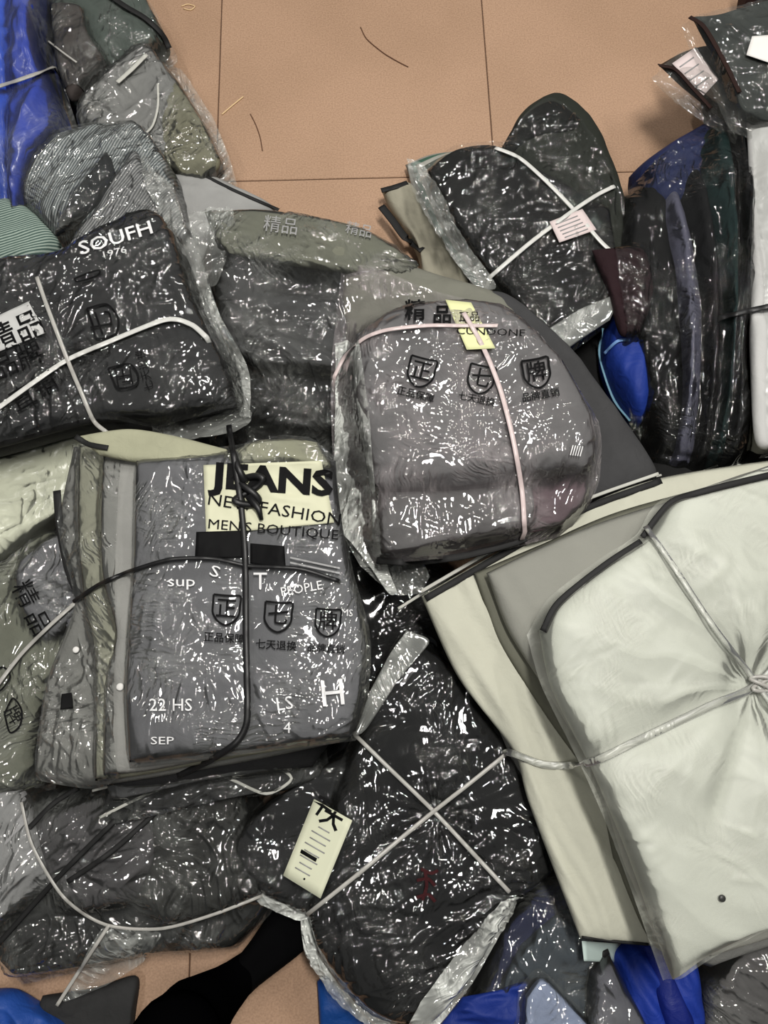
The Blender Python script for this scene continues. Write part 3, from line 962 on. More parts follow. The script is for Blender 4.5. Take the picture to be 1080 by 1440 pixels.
strap('edge_binding', [(970, 24), (990, 38), (1015, 80), (1040, 130)], [k2, kf], .23, fabric((40, 24, 20)), r, .010, n=24, lift=.003)
g = card('paper_tag', [(944, 92), (977, 69), (1009, 114), (988, 137)], [k1, kg], .21, PAPER_P, r, lift=.004)
for k in range(4):
    card('printed_line', [(955 + k * 7, 94 + k * 9.5), (975 + k * 7, 80 + k * 9.5), (976 + k * 7, 81.5 + k * 9.5), (956 + k * 7, 95.5 + k * 9.5)], [g], .2, INK_G, g, lift=.0004, thick=.0002, n=1)
card('paper_label', [(1056, 54), (1112, 50), (1112, 102), (1048, 80)], [k2, kf], .25, PAPER_W, r, lift=.004)
settle(r)
r = bundle('folded_garment', 'dark maroon garment peeking in at the top right frame edge', 'clothing')
q0 = slab('cloth_body', [[(1050, -40), (1140, -40)], [(1140, -10), (1130, 5)], [(1090, 8), (1060, 14)], [(1048, 4)]], .2, .19, fabric((48, 30, 30)), r, n=6)
settle(r)

# ---- blue piece between P and R
r = bundle('folded_garment', 'royal blue garment with pale blue piping wedged between grey and black bundles', 'clothing')
u0 = slab('cloth_body', [[(846, 470), (862, 445)], [(882, 470), (905, 540)], [(912, 600), (890, 600)], [(872, 575), (848, 520)]], .15, .145, fabric((26, 50, 128), .6), r, n=4, wr=.012, wdir=1.3)
strap('edge_binding', [(848, 462), (843, 500), (862, 560), (886, 592)], [u0], .12, plain('pale_blue_piping', (110, 150, 170), .6), r, .005, n=24, lift=.003)
strap('edge_binding', [(850, 497), (868, 480), (886, 478)], [u0], .14, plain('sky_piping', (120, 160, 215), .6), r, .006, n=16, lift=.003)
settle(r)

r = bundle('folded_garment', 'black cloth low in the gap left of the royal blue garment', 'clothing')
slab('cloth_body', [[(770, 470), (850, 425)], [(880, 470), (900, 640)], [(880, 660), (850, 640)], [(800, 560)]], .05, .045, fabric((9, 9, 9)), r, n=6)
settle(r)

# ---- black garment with white piping below R
r = bundle('folded_jacket', 'black jacket with curved white piping between on-edge bundle and white bundle', 'jacket')
s0 = slab('cloth_body', [[(800, 690), (900, 655), (1000, 640), (1130, 630)], [(1150, 660), (1150, 740)], [(1000, 760), (900, 780)], [(820, 760)]], .13, .12, fabric((18, 18, 18)), r, n=7, wr=.006)
strap('piping', [(938, 634), (985, 640), (1040, 660), (1110, 662)], [s0], .12, PIPE_W, r, .004, n=30)
strap('piping', [(990, 662), (1020, 652), (1060, 656), (1110, 650)], [s0], .12, PIPE_W, r, .004, n=30)
strap('piping', [(820, 712), (870, 684), (930, 668)], [s0], .12, PIPE_W, r, .004, n=30)
settle(r)

# dark garments low in the gaps
r = bundle('folded_garment', 'black garment deep in the gap between four bundles at centre', 'clothing')
f0 = slab('cloth_body', [[(440, 720), (520, 760), (600, 780)], [(660, 840), (680, 920)], [(600, 930), (520, 1060), (480, 1110)], [(430, 1100), (440, 960), (450, 860)]], .07, .065, fabric((14, 14, 15)), r, n=6, wr=.008)
film('plastic_bag', [[(440, 716), (520, 756), (600, 776)], [(664, 840), (684, 924)], [(600, 936), (520, 1004)], [(466, 960), (446, 860)]], [f0], .05, FILM_K, r, amp=.008, fr=24, dirn=.6, seed=95, res=70)
settle(r)
r = bundle('folded_garment', 'black shiny folded cloth between dark printed bundle and jeans bundle', 'clothing')
f1 = slab('cloth_body', [[(220, 600), (300, 580), (345, 570)], [(350, 600), (345, 640)], [(300, 650), (250, 640)], [(215, 625)]], .135, .13, fabric((20, 20, 21)), r, n=5, wr=.010)
film('plastic_bag', [[(214, 598), (300, 574), (350, 562)], [(356, 600), (350, 646)], [(300, 656), (250, 646)], [(208, 628)]], [f1], .1, FILM_D, r, amp=.010, fr=30, dirn=1.2, seed=96, res=70)
settle(r)

# ---- WL : cream cloth left
r = bundle('folded_garment', 'cream white folded garment at left edge beneath dark printed bundle', 'clothing')
x0 = slab('cloth_body', [[(-60, 640), (40, 616), (112, 606)], [(190, 632), (186, 690)], [(110, 720), (60, 762), (0, 806)], [(-60, 830)]], .135, .10, fabric((212, 214, 192), var=.08, crease=.25), r, n=8, wr=.007, wdir=.5)
strap('edge_binding', [(-20, 812), (40, 782), (75, 752), (100, 690)], [x0], .09, PIPE_K, r, .009, n=30, lift=.003)
xf = film('plastic_bag', [[(-60, 634), (40, 610), (112, 600)], [(196, 630), (190, 694)], [(110, 726), (60, 768), (0, 812)], [(-60, 836)]], [x0], .08, FILM_S, r, amp=.006, fr=18, dirn=.5, seed=41)
settle(r)

# ---- GL : grey-green printed bag, left
r = bundle('garment_bundle', 'grey-green bagged garment with printed characters at the left edge', 'clothing bundle', G_ALL)
g0 = slab('folded_garment', [[(-60, 800), (20, 775), (80, 742)], [(120, 820), (120, 930), (80, 1010)], [(60, 1112), (-60, 1130)], [(-80, 950)]], .125, .12, fabric((118, 120, 106), var=.15), r, n=7, wr=.007, wdir=1.0)
g1 = slab('folded_garment', [[(28, 790), (84, 752)], [(110, 800), (116, 850)], [(90, 890), (62, 900)], [(36, 860), (24, 820)]], .145, .03, fabric((108, 108, 112)), r, n=5, wr=.005)
gf = film('plastic_bag', [[(-60, 794), (20, 768), (84, 736)], [(126, 820), (126, 930), (86, 1014)], [(66, 1116), (-60, 1136)], [(-84, 950)]], [g0, g1], .06, FILM, r, amp=.008, fr=22, dirn=.8, seed=43, res=170, nc=1000, ch=1.4)
text('printed_text', '精', 34, 836, 26, 62, INK, [gf], .14, gf)
text('printed_text', '品', 52, 876, 26, 62, INK, [gf], .14, gf)
outline_px('shield_outline', [(6, 1004), (18, 982), (30, 998), (28, 1020), (14, 1030)], 2.5, INK, [gf], .12, gf)
text('shield_character', '牌', 18, 1006, 18, 60, INK, [gf], .12, gf)
outline_px('shield_outline', [(-16, 950), (4, 938), (14, 952), (-2, 972)], 2.5, INK, [gf], .12, gf)
strap('twisted_film', [(-10, 972), (30, 920), (70, 880), (108, 846)], [gf], .13, STRAP_C, r, .007, lift=.004)
settle(r)

# ---- L : dark bundle bottom left
r = bundle('garment_bundle', 'dark grey bagged clothes with thin white straps, bottom left of pile', 'clothing bundle', G_ALL)
l0 = slab('folded_garment', [[(30, 1120), (150, 1096), (310, 1078)], [(366, 1120), (350, 1200), (388, 1258)], [(330, 1330), (215, 1338), (160, 1350)], [(20, 1370), (-20, 1300), (0, 1200)]], (.10, .11, .10, .09), .09, fabric((36, 36, 36)), r, n=8, wr=.008, wdir=.7, seed=3)
l1 = slab('folded_garment', [[(190, 1138), (260, 1110), (330, 1094)], [(352, 1140), (340, 1200), (372, 1250)], [(300, 1285), (230, 1296)], [(196, 1260), (215, 1190)]], .125, .04, fabric((40, 40, 38)), r, n=6, wr=.006, seed=4)
l2 = slab('folded_garment', [[(48, 1150), (120, 1125), (205, 1110)], [(218, 1150), (222, 1200)], [(190, 1270), (110, 1278)], [(70, 1240)]], .125, .04, fabric((72, 70, 72)), r, n=5, wr=.009, wdir=.7, seed=5)
l3 = slab('folded_garment', [[(-40, 1120), (20, 1112), (38, 1116)], [(60, 1180), (70, 1240)], [(20, 1280), (-40, 1330)], [(-60, 1220)]], .135, .06, fabric((150, 150, 150)), r, n=5, wr=.009, wdir=.8, seed=6)
lf = film('plastic_bag', [[(24, 1112), (150, 1088), (310, 1072)], [(374, 1116), (358, 1200), (396, 1260)], [(330, 1340), (215, 1348), (190, 1352)], [(20, 1392), (-30, 1310), (-6, 1200)]], [l0, l1, l2, l3], .03, FILM, r, amp=.010, fr=24, dirn=.75, seed=45, res=220, nc=1000, ch=1.5)
lt = film('plastic_bag', [[(150, 1300), (230, 1308)], [(196, 1350), (192, 1362)], [(140, 1395), (78, 1418)], [(100, 1380)]], [l0], .055, FILM_M, r, amp=.004, fr=18, dirn=.4, seed=46, res=50)
strap('strap', [(30, 1128), (46, 1190), (90, 1262), (148, 1300), (225, 1306), (300, 1286), (382, 1254)], [l0, l1, l2, l3, lf], .08, STRAP_C, r, .005, lift=.003, drop1=.05)
strap('strap', [(154, 1300), (120, 1352), (80, 1414)], [lf, lt, l0], .06, STRAP_C, r, .006, lift=.003, n=30)
for px in ([(-5, 1330), (90, 1225), (205, 1112)], [(40, 1165), (75, 1130), (110, 1108)], [(95, 1240), (160, 1195), (235, 1128)]):
    strap('seam_binding', px, [lf], .12, PIPE_K, r, .008, lift=.003, n=30)
settle(r)
r = bundle('folded_garment', 'dark grey garment corner under the clear bag at bottom left', 'clothing')
slab('cloth_body', [[(60, 1400), (130, 1390), (192, 1372)], [(190, 1420), (170, 1500)], [(60, 1500)], [(40, 1450)]], .035, .033, fabric((46, 46, 46)), r, n=7)
settle(r)
r = bundle('folded_garment', 'crumpled bright blue cloth scrap in the bottom left corner', 'clothing')
slab('cloth_body', [[(-20, 1392), (22, 1392)], [(60, 1420), (95, 1446)], [(80, 1500), (-20, 1500)], [(-30, 1440)]], .06, .055, fabric((36, 74, 150), .5), r, n=4, wr=.018, wf=24, wdir=-.7)
settle(r)

# ---- J : grey jeans bundle, centre left
r = bundle('garment_bundle', 'grey bundle with black strap and large yellowish JEANS print, three black shields', 'clothing bundle', G_ALL)
RS = [(472, 648), (476, 700), (492, 800), (514, 890), (512, 970), (496, 1034)]
def jl(left_top, left, bot, z, c, wr=.004, seed=0.0, th=.036):
    return slab('folded_garment', [[left_top, (260, 640), (400, 634)], RS[:-1], [bot[0]] + bot[1:-1], [bot[-1]] + left], z, th, c, r, n=9, wr=wr, wdir=1.5, seed=seed)
jb = slab('folded_garment', [[(150, 690), (300, 670), (440, 670)], [(480, 760), (480, 1000)], [(440, 1078), (330, 1092), (160, 1104)], [(120, 1000), (130, 820)]], .185, .06, fabric((36, 36, 37)), r, n=8, wr=.006, seed=8)
j1 = jl((104, 628), [(66, 960), (106, 846), (84, 740)], [(486, 1042), (330, 1074), (138, 1104), (50, 1090)], .200, fabric((128, 128, 124)), seed=1)
j2 = jl((112, 626), [(134, 930), (118, 838), (110, 740)], [(488, 1040), (330, 1066), (200, 1090), (134, 1098)], .232, fabric((156, 156, 138)), seed=2)
j3 = jl((146, 640), [(150, 960), (164, 890), (146, 820), (142, 740)], [(490, 1038), (330, 1062), (210, 1084), (146, 1090)], .262, fabric((142, 142, 138)), seed=3)
j4 = slab('folded_garment', [[(192, 648), (260, 644), (400, 634)], RS[:-1], [(494, 1036), (400, 1048), (300, 1060)], [(182, 1072), (178, 960), (188, 800), (190, 720)]], .305, .046, fabric((106, 106, 110)), r, n=9, wr=.005, wdir=1.5, seed=4,
          dents=((345, 640, 346, 1050, .010, .012), (180, 805, 470, 812, .010, .014)))
j5 = slab('waistband', [[(108, 614), (180, 604), (240, 612)], [(320, 632), (318, 650)], [(250, 654), (190, 650)], [(140, 640)]], .285, .022, fabric((160, 160, 136)), r, n=5, wr=.004)
j6 = slab('waistband', [[(318, 640), (360, 622), (410, 618)], [(446, 622), (466, 656)], [(440, 660), (400, 652)], [(330, 656)]], .318, .03, fabric((150, 150, 128)), r, n=4, wr=.003)
strap('edge_binding', [(106, 614), (126, 625), (152, 630)], [j5], .28, PIPE_K, r, .009, n=16, lift=.002)
strap('edge_binding', [(80, 690), (84, 740), (96, 800), (112, 840)], [j1], .19, PIPE_K, r, .013, n=24, lift=.002)
jf = film('plastic_bag', [[(186, 634), (260, 628), (400, 614)], [(474, 640), (480, 700), (496, 800), (520, 890), (518, 975)], [(500, 1042), (400, 1054), (300, 1066)], [(176, 1080), (172, 960), (182, 800), (184, 720)]], [j4, j6], .255, FILM, r, amp=.0045, fr=18, dirn=1.5, seed=51, res=220)
jg = film('plastic_bag', [[(100, 622), (140, 634), (186, 640)], [(182, 740), (180, 900)], [(182, 1090), (130, 1110)], [(44, 1098), (62, 960), (102, 846), (80, 740)]], [j1, j2, j3], .17, FILM, r, amp=.006, fr=20, dirn=1.45, seed=52, res=180, nc=1200, ch=1.3)
pat = card('print_patch', [(286, 654), (452, 648), (470, 735), (290, 752)], [jf], .3, plain('cream_print', (206, 206, 178), .6, .3, .08), jf, lift=.001, thick=.0003, flat=False, n=24)
U = [jf]
text('printed_text', 'JEANS', 384, 676, 35, 4, INK, U, .3, jf, xs=1.3, bold=.04, lift=.003)
text('printed_text', 'NEW FASHION', 386, 717, 17, 9, INK, U, .3, jf, xs=1.2, lift=.003)
text('printed_text', "MEN'S BOUTIQUE", 384, 745, 14, 5, INK, U, .3, jf, xs=1.2, lift=.003)
card('print_block', [(276, 748), (342, 746), (344, 784), (274, 786)], U, .3, INK, jf, lift=.002, thick=.0003, flat=False, n=12)
card('print_block', [(352, 764), (400, 768), (402, 800), (352, 792)], U, .3, INK, jf, lift=.002, thick=.0003, flat=False, n=12)
for k in range(2):
    outline_px('printed_line', [(408, 784 + k * 7), (445, 792 + k * 7), (478, 799 + k * 7)], 2.4, INK_G, U, .3, jf, closed=False, n=24)
shield_print(318, 858, '正', '正品保障', jf, U, .3, 1.0, 4, 40, 10.5)
shield_print(391, 868, '七', '七天退换', jf, U, .3, 1.0, 4, 40, 10.5)
shield_print(461, 876, '牌', '品牌直销', jf, U, .3, 0.92, 4, 40, 10.5)
text('printed_text', 'MS', 488, 862, 10, 4, INK_W, U, .3, jf)
text('printed_text', 'sup', 255, 818, 15, 0, INK_W, U, .3, jf, xs=1.4)
text('printed_text', 'S', 302, 804, 16, 20, INK_W, U, .3, jf, xs=1.5)
text('printed_text', 'T', 366, 818, 24, 0, INK_W, U, .3, jf)
text('printed_text', 'PEOPLE', 424, 828, 13, -10, INK_W, U, .3, jf)
text('printed_text', '22 HS', 240, 992, 18, 0, INK_W, U, .3, jf)
text('printed_text', 'LS', 400, 990, 19, -8, INK_W, U, .3, jf)
text('printed_text', 'H', 468, 976, 38, -6, INK_W, U, .3, jf)
text('printed_text', 'SEP', 228, 1042, 11, 0, INK_W, U, .3, jf, xs=1.5)
text('printed_text', '4', 404, 1024, 16, 0, INK_W, U, .3, jf)
J_ALL = [j4, jf, jg, j1, j2, j3, j6]
strap('strap', [(104, 846), (140, 822), (182, 804), (240, 787), (300, 786), (350, 796), (420, 800), (474, 816)], J_ALL, .26, STRAP_K, r, .0065, thick=.003, n=90, lift=.003, drop1=.08)
strap('strap', [(322, 600), (330, 650), (340, 720), (345, 790), (346, 900), (348, 985), (346, 1020), (330, 1046), (290, 1072), (250, 1090)], J_ALL + [jb], .2, STRAP_K, r, .0095, thick=.003, n=110, lift=.004, drop0=.03)
# knot and tails
kn = cast(352, 692, [bvh_of(jf)], .3)[0] + Vector((0, 0, .008))
def tube(name, pts, rad, mat, parent, seg=8, closed=False):
    verts, faces = [], []
    n = len(pts)
    for i in range(n):
        t = (pts[(i + 1) % n] - pts[i - 1]) if closed else (pts[min(i + 1, n - 1)] - pts[max(i - 1, 0)])
        t.normalize()
        a = t.cross(Vector((0.13, 0.2, 0.97)))
        if a.length < 1e-4:
            a = t.cross(Vector((1, 0, 0)))
        a.normalize()
        b = t.cross(a)
        rr = rad[i] if hasattr(rad, '__len__') else rad
        for k in range(seg):
            q = 2 * math.pi * k / seg
            verts.append(pts[i] + a * (math.cos(q) * rr) + b * (math.sin(q) * rr))
    for i in range(n if closed else n - 1):
        for k in range(seg):
            j = (i + 1) % n
            faces.append((i * seg + k, i * seg + (k + 1) % seg, j * seg + (k + 1) % seg, j * seg + k))
    if not closed:
        faces.append(tuple(range(seg - 1, -1, -1)))
        faces.append(tuple((n - 1) * seg + k for k in range(seg)))
    return new_obj(name, verts, faces, mat, parent)


kp = []
for i in range(40):
    a = i / 40 * 2 * math.pi
    kp.append(kn + Vector((.017 * math.sin(a * 2) + .004 * math.cos(a), .022 * math.cos(a), .005 * math.sin(a * 3))))
tube('knot', kp, .0055, STRAP_K, r, closed=True)
tube('knot_tail', [kn + Vector((-.006, .012, .004)), kn + Vector((-.018, .035, .006)), kn + Vector((-.024, .06, .0))], [.006, .005, .004], STRAP_K, r)
tube('knot_tail', [kn + Vector((.0, -.01, .004)), kn + Vector((.016, -.03, .004)), kn + Vector((.02, -.045, .0))], [.006, .005, .003], STRAP_K, r)
def disc(name, px, py, rad, under, zf, mat, parent, lift=.003, th=.002):
    p, _, _ = cast(px, py, [bvh_of(u) for u in under], zf)
    p = p + Vector((0, 0, lift))
    verts = [p + Vector((0, 0, th))]
    for rr, zz in ((rad * .8, th), (rad, th * .5), (rad, 0)):
        verts += [p + Vector((rr * math.cos(2 * math.pi * k / 16), rr * math.sin(2 * math.pi * k / 16), zz)) for k in range(16)]
    faces = [(0, 1 + k, 1 + (k + 1) % 16) for k in range(16)]
    for a in range(2):
        b = 1 + a * 16
        faces += [(b + k, b + 16 + k, b + 16 + (k + 1) % 16, b + (k + 1) % 16) for k in range(16)]
    return new_obj(name, verts, faces, mat, parent)


disc('snap_button', 108, 914, .005, [j1, jg], .2, PAPER_W, r)
disc('snap_button', 170, 966, .0055, [j3, jg], .25, PAPER_W, r)
card('size_label', [(88, 976), (102, 974), (104, 996), (86, 998)], [j1, jg], .2, INK, r, lift=.003)
settle(r)

# loose dark folds under J, bottom
r = bundle('folded_garment', 'dark garment with pale satin edges folded under the grey jeans bundle', 'clothing')
y0 = slab('cloth_body', [[(150, 1100), (280, 1080), (400, 1062)], [(450, 1060), (450, 1090)], [(400, 1112), (340, 1118)], [(220, 1132), (150, 1160)]], .145, .045, fabric((30, 30, 31)), r, n=5, wr=.006, wdir=.2)
y1 = slab('cloth_body', [[(150, 1104), (280, 1076), (400, 1056)], [(440, 1056), (440, 1074)], [(380, 1086), (300, 1094)], [(200, 1114), (160, 1124)]], .160, .02, fabric((62, 62, 64)), r, n=5, wr=.005, wdir=.2)
film('plastic_bag', [[(140, 1098), (280, 1072), (400, 1050)], [(458, 1054), (458, 1094)], [(400, 1118), (340, 1124)], [(220, 1138), (142, 1164)]], [y0, y1], .10, FILM, r, amp=.009, fr=26, dirn=.3, seed=97, res=130, nc=1400, ch=1.4)
strap('satin_edge', [(130, 1112), (210, 1092), (280, 1078), (340, 1060)], [y0], .14, PIPE_W, r, .004, lift=.004, n=30)
strap('satin_edge', [(140, 1150), (200, 1120), (270, 1092), (330, 1078)], [y0], .13, PIPE_W, r, .005, lift=.004, n=30)
strap('satin_edge', [(290, 1080), (330, 1098), (375, 1116), (410, 1096), (390, 1080), (340, 1076)], [y0], .14, PIPE_W, r, .005, lift=.004, n=40)
settle(r)

# ---- A : dark grey printed bundle, left
r = bundle('garment_bundle', 'dark grey bundle with crossed white straps, white lettering and sideways shields', 'clothing bundle', G_ALL)
ab = slab('folded_garment', [[(-60, 390), (60, 380), (200, 330)], [(262, 360), (330, 520), (330, 588)], [(210, 606), (120, 606), (0, 640)], [(-60, 650), (-70, 500)]], .205, .06, fabric((60, 60, 60)), r, n=10, seed=2)
a0 = slab('folded_garment', [[(-60, 372), (80, 360), (130, 334), (212, 300)], [(250, 334), (278, 430), (322, 520)], [(334, 574), (230, 594), (130, 594), (0, 628)], [(-60, 640), (-70, 500)]], .268, .062, fabric((50, 50, 51)), r, n=9, wr=.006, wdir=.4, seed=5,
          dents=((-20, 585, 95, 506, .012, .018), (95, 506, 270, 446, .012, .018), (55, 390, 132, 596, .012, .018)))
af = film('plastic_bag', [[(-60, 350), (85, 350), (135, 318), (214, 284)], [(258, 320), (290, 430), (334, 516)], [(346, 578), (232, 604), (136, 600), (0, 636)], [(-60, 646), (-74, 500)]], [a0], .19, FILM_D, r, amp=.005, fr=26, dirn=.5, seed=61, res=230, nc=900, ch=1.3, radial=((95, 506, .010, .07, 13),))
strap('strap', [(-40, 600), (0, 572), (50, 536), (95, 506), (150, 482), (232, 450), (268, 456), (290, 474)], [a0, af], .26, STRAP_W, r, .009, lift=.003, n=90, drop1=.08)
strap('strap', [(52, 390), (66, 430), (95, 506), (116, 556), (132, 592), (150, 608)], [a0, af], .26, STRAP_C, r, .007, lift=.004, n=60, drop0=.05, drop1=.05)
U = [af]
text('printed_text', 'SOUFH', 163, 335, 19, -17, INK_W, U, .27, af, xs=1.3, bold=.01, lift=.002)
text('printed_text', '1976', 160, 355, 9, -14, INK_W, U, .27, af, xs=1.5, lift=.002)
outline_px('shield_outline', [(122, 434), (150, 428), (166, 448), (162, 470), (136, 476), (130, 456)], 3, INK, U, .27, af)
text('shield_character', '七', 145, 453, 26, -100, INK, U, .27, af)
outline_px('shield_outline', [(152, 518), (182, 512), (194, 528), (190, 542), (166, 546), (158, 532)], 3, INK, U, .27, af)
text('shield_character', '正', 176, 529, 20, -100, INK, U, .27, af)
text('caption', '七天退换', 204, 520, 11, -105, INK, U, .27, af)
outline_px('shield_outline', [(104, 392), (124, 384), (140, 380), (136, 388), (110, 396)], 2.5, INK, U, .27, af)
card('print_patch', [(-20, 452), (40, 424), (64, 468), (-20, 502)], U, .27, plain('white_print', (190, 190, 188), .6, .3, .1), af, lift=.0015, thick=.0003, flat=False, n=14)
text('printed_text', '精品', 22, 468, 30, -24, INK, U, .27, af, lift=.003, bold=.01)
text('printed_text', '品牌', 24, 508, 28, -24, INK, U, .27, af, lift=.0034)
text('printed_text', '直销', 48, 552, 26, -30, INK, U, .27, af, lift=.0034)
flap([[(250, 316), (272, 322)], [(300, 430), (348, 516)], [(352, 588), (336, 582)], [(322, 520), (284, 440)]], .205, FILM_M, r, 1.2, 1.2)
flap([[(215, 598), (280, 586), (340, 572)], [(354, 580), (352, 594)], [(330, 606), (260, 618)], [(216, 612)]], .20, FILM_M, r, 2.2, .2)
settle(r)

# ---- P : grey bundle in mauve film, centre
r = bundle('garment_bundle', 'grey bundle in loose mauve-tinted bag with yellow label and pinkish straps, centre', 'clothing bundle', G_ALL)
p5 = slab('folded_garment', [[(486, 362), (530, 356), (590, 380)], [(700, 412), (730, 450), (720, 520)], [(600, 560), (510, 560)], [(486, 480), (482, 420)]], .19, .05, fabric((116, 116, 106)), r, n=6, wr=.008, seed=9)
p0 = slab('folded_garment', [[(600, 430), (700, 410), (760, 452)], [(805, 494), (870, 580), (924, 664)], [(890, 690), (780, 720), (640, 740)], [(560, 700), (560, 540)]], (.19, .18, .17, .18), .04, fabric((62, 62, 63)), r, n=9, wr=.005, seed=1)
p1 = slab('folded_garment', [[(500, 470), (600, 440), (720, 450)], [(800, 520), (834, 600), (836, 690)], [(806, 728), (700, 760), (540, 786)], [(522, 700), (500, 560)]], .232, .05, fabric((84, 84, 86)), r, n=9, wr=.004, seed=2)
p3 = slab('folded_garment', [[(742, 676), (780, 668), (820, 668)], [(824, 690), (818, 712)], [(790, 738), (742, 748)], [(738, 710)]], .252, .03, fabric((96, 78, 84)), r, n=4, wr=.006, seed=6)
p2 = slab('folded_garment', [[(502, 470), (560, 436), (650, 424), (715, 440)], [(790, 510), (832, 590), (836, 640)], [(826, 664), (740, 674), (640, 684), (540, 688)], [(520, 684), (506, 600), (496, 520)]], .296, .062, fabric((102, 102, 103)), r, n=6, wr=.004, seed=3, dents=((480, 500, 700, 458, .008, .014), (690, 500, 738, 700, .008, .014)))
p4 = slab('folded_garment', [[(528, 694), (640, 690), (740, 682)], [(745, 710), (742, 744)], [(640, 764), (545, 782)], [(532, 740)]], .268, .045, fabric((90, 90, 90)), r, n=6, wr=.004, seed=4)
pf = film('plastic_bag', [[(478, 348), (530, 352), (590, 378), (690, 408)], [(770, 470), (824, 560), (846, 650), (836, 700)], [(806, 742), (700, 768), (545, 792)], [(526, 786), (488, 720), (466, 640), (462, 500), (472, 400)]], [p1, p2, p3, p4, p5], .185, FILM_P, r, amp=.0065, fr=20, dirn=.4, seed=71, res=230, smooth=14, zguess=.25)
pg = film('plastic_bag', [[(470, 470), (500, 480)], [(520, 600), (528, 700), (545, 790)], [(560, 830), (545, 828)], [(500, 760), (466, 725), (470, 600)]], [p1, p2], .19, FILM_W, r, amp=.016, fr=30, dirn=1.4, seed=72, res=110, zguess=.22)
strap('edge_binding', [(530, 788), (580, 790), (650, 782), (720, 764), (740, 756)], [p1, pf], .2, PIPE_K, r, .012, lift=.003, n=30)
strap('strap', [(470, 530), (486, 500), (512, 476), (545, 464), (600, 458), (650, 458), (700, 458)], [p2, pf], .29, STRAP_P, r, .007, lift=.004, n=60, drop0=.08)
strap('strap', [(652, 440), (672, 474), (690, 512), (706, 556), (722, 620), (734, 690), (738, 748)], [p2, pf, p4, p1], .27, STRAP_P, r, .008, lift=.005, n=80, drop1=.06)
U = [pf]
g = card('paper_label', [(626, 424), (662, 428), (696, 492), (656, 494)], [p2, pf], .3, PAPER_Y, r, lift=.005)
text('printed_text', 'CUNDONE', 690, 467, 10, 2, INK, [g, pf], .3, g, xs=1.4, lift=.0015)
text('printed_text', '正品', 660, 446, 11, 0, INK, [g, pf], .3, g, lift=.0015)
text('printed_text', '精', 584, 438, 22, 0, INK, U, .3, pf, lift=.0034, bold=.02)
text('printed_text', '品', 622, 444, 20, 0, INK, U, .3, pf, lift=.0034, bold=.02)
shield_print(592, 524, '正', '正品保障', pf, U, .3, .98, 14, 33, 10)
shield_print(676, 534, '七', '七天退换', pf, U, .3, .95, 12, 30, 10)
shield_print(755, 525, '牌', '品牌直销', pf, U, .3, .98, -10, 32, 10)
for k in range(5):
    outline_px('printed_mark', [(806 + k * 3.4, 626 + k * .4), (802 + k * 3.4, 640 + k * .4)], 1.4, INK_W, U, .28, pf, closed=False, n=4)
flap([[(484, 756), (530, 792), (590, 792)], [(604, 812), (590, 834)], [(560, 838), (540, 826)], [(506, 796)]], .175, FILM_M, r, 7.2, .6)
settle(r)

# ---- D : black bundle with tag, bottom centre
r = bundle('garment_bundle', 'black bundle with cream swing tag and crossed white straps, bottom centre', 'clothing bundle', G_ALL)
dl = slab('folded_garment', [[(575, 960), (700, 1000), (740, 1100)], [(765, 1220), (715, 1280), (660, 1380)], [(600, 1450), (530, 1440), (448, 1345)], [(436, 1290), (480, 1060)]], .085, .08, fabric((40, 40, 41)), r, n=9)
d2 = slab('folded_garment', [[(430, 1096), (480, 1060), (520, 1050)], [(560, 1150), (520, 1250)], [(470, 1290), (432, 1284)], [(380, 1262), (330, 1216), (334, 1176), (372, 1132)]], .125, .04, fabric((32, 32, 33)), r, n=7, wr=.005, seed=2)
d3 = slab('folded_garment', [[(568, 888), (640, 940), (715, 1040)], [(750, 1130), (778, 1216), (722, 1268)], [(660, 1370), (600, 1436), (525, 1424), (452, 1340)], [(434, 1288), (470, 1120), (504, 1030), (534, 950)]], .152, .06, fabric((20, 20, 21)), r, n=10, wr=.005, wdir=.5, seed=3, dents=((500, 1035, 715, 1255, .010, .018), (430, 1285, 720, 1055, .010, .018)))
dd = film('plastic_bag', [[(568, 884), (642, 936), (720, 1036)], [(756, 1130), (784, 1218), (730, 1272)], [(668, 1376), (604, 1444), (520, 1432), (446, 1344)], [(428, 1290), (464, 1116), (498, 1028), (528, 948)]], [d3, d2], .07, FILM_D, r, amp=.006, fr=26, dirn=.5, seed=81, res=230, radial=((610, 1141, .006, .06, 11),))
de = film('plastic_bag', [[(420, 1090), (480, 1054), (505, 1040)], [(530, 1120), (500, 1240)], [(445, 1290), (430, 1290)], [(376, 1268), (324, 1220), (328, 1174), (366, 1128)]], [d2], .09, FILM_D, r, amp=.005, fr=26, dirn=-.4, seed=82, res=120)
dg_ = film('plastic_bag', [[(700, 1262), (735, 1258)], [(720, 1300), (668, 1390)], [(620, 1450), (570, 1450)], [(590, 1400), (650, 1320)]], [d3], .1, FILM_W, r, amp=.014, fr=34, dirn=-.9, seed=83, res=110, gap=.008)
slab('film_fold', [[(572, 886), (604, 902)], [(566, 946), (522, 1016)], [(508, 1032), (500, 1030)], [(520, 972), (548, 920)]], (.166, .166, .162, .160), .008, FILM_M, r, n=5, wr=.004)
strap('strap', [(500, 1034), (545, 1078), (610, 1141), (670, 1205), (716, 1254)], [d3, dd], .15, STRAP_C, r, .0065, lift=.003, drop0=.05, drop1=.08)
strap('strap', [(432, 1286), (500, 1232), (560, 1182), (610, 1141), (665, 1098), (722, 1052)], [d3, dd, d2, de], .15, STRAP_C, r, .0065, lift=.004, drop0=.08)
g = card('swing_tag', [(443, 1122), (496, 1152), (452, 1260), (400, 1228)], [d2, de, d3, dd], .14, PAPER, r, lift=.016, thick=.001, n=8)
GU = [g]
text('printed_text', '千', 452, 1136, 22, 35, INK, GU, .14, g, lift=.0006, bold=.03)
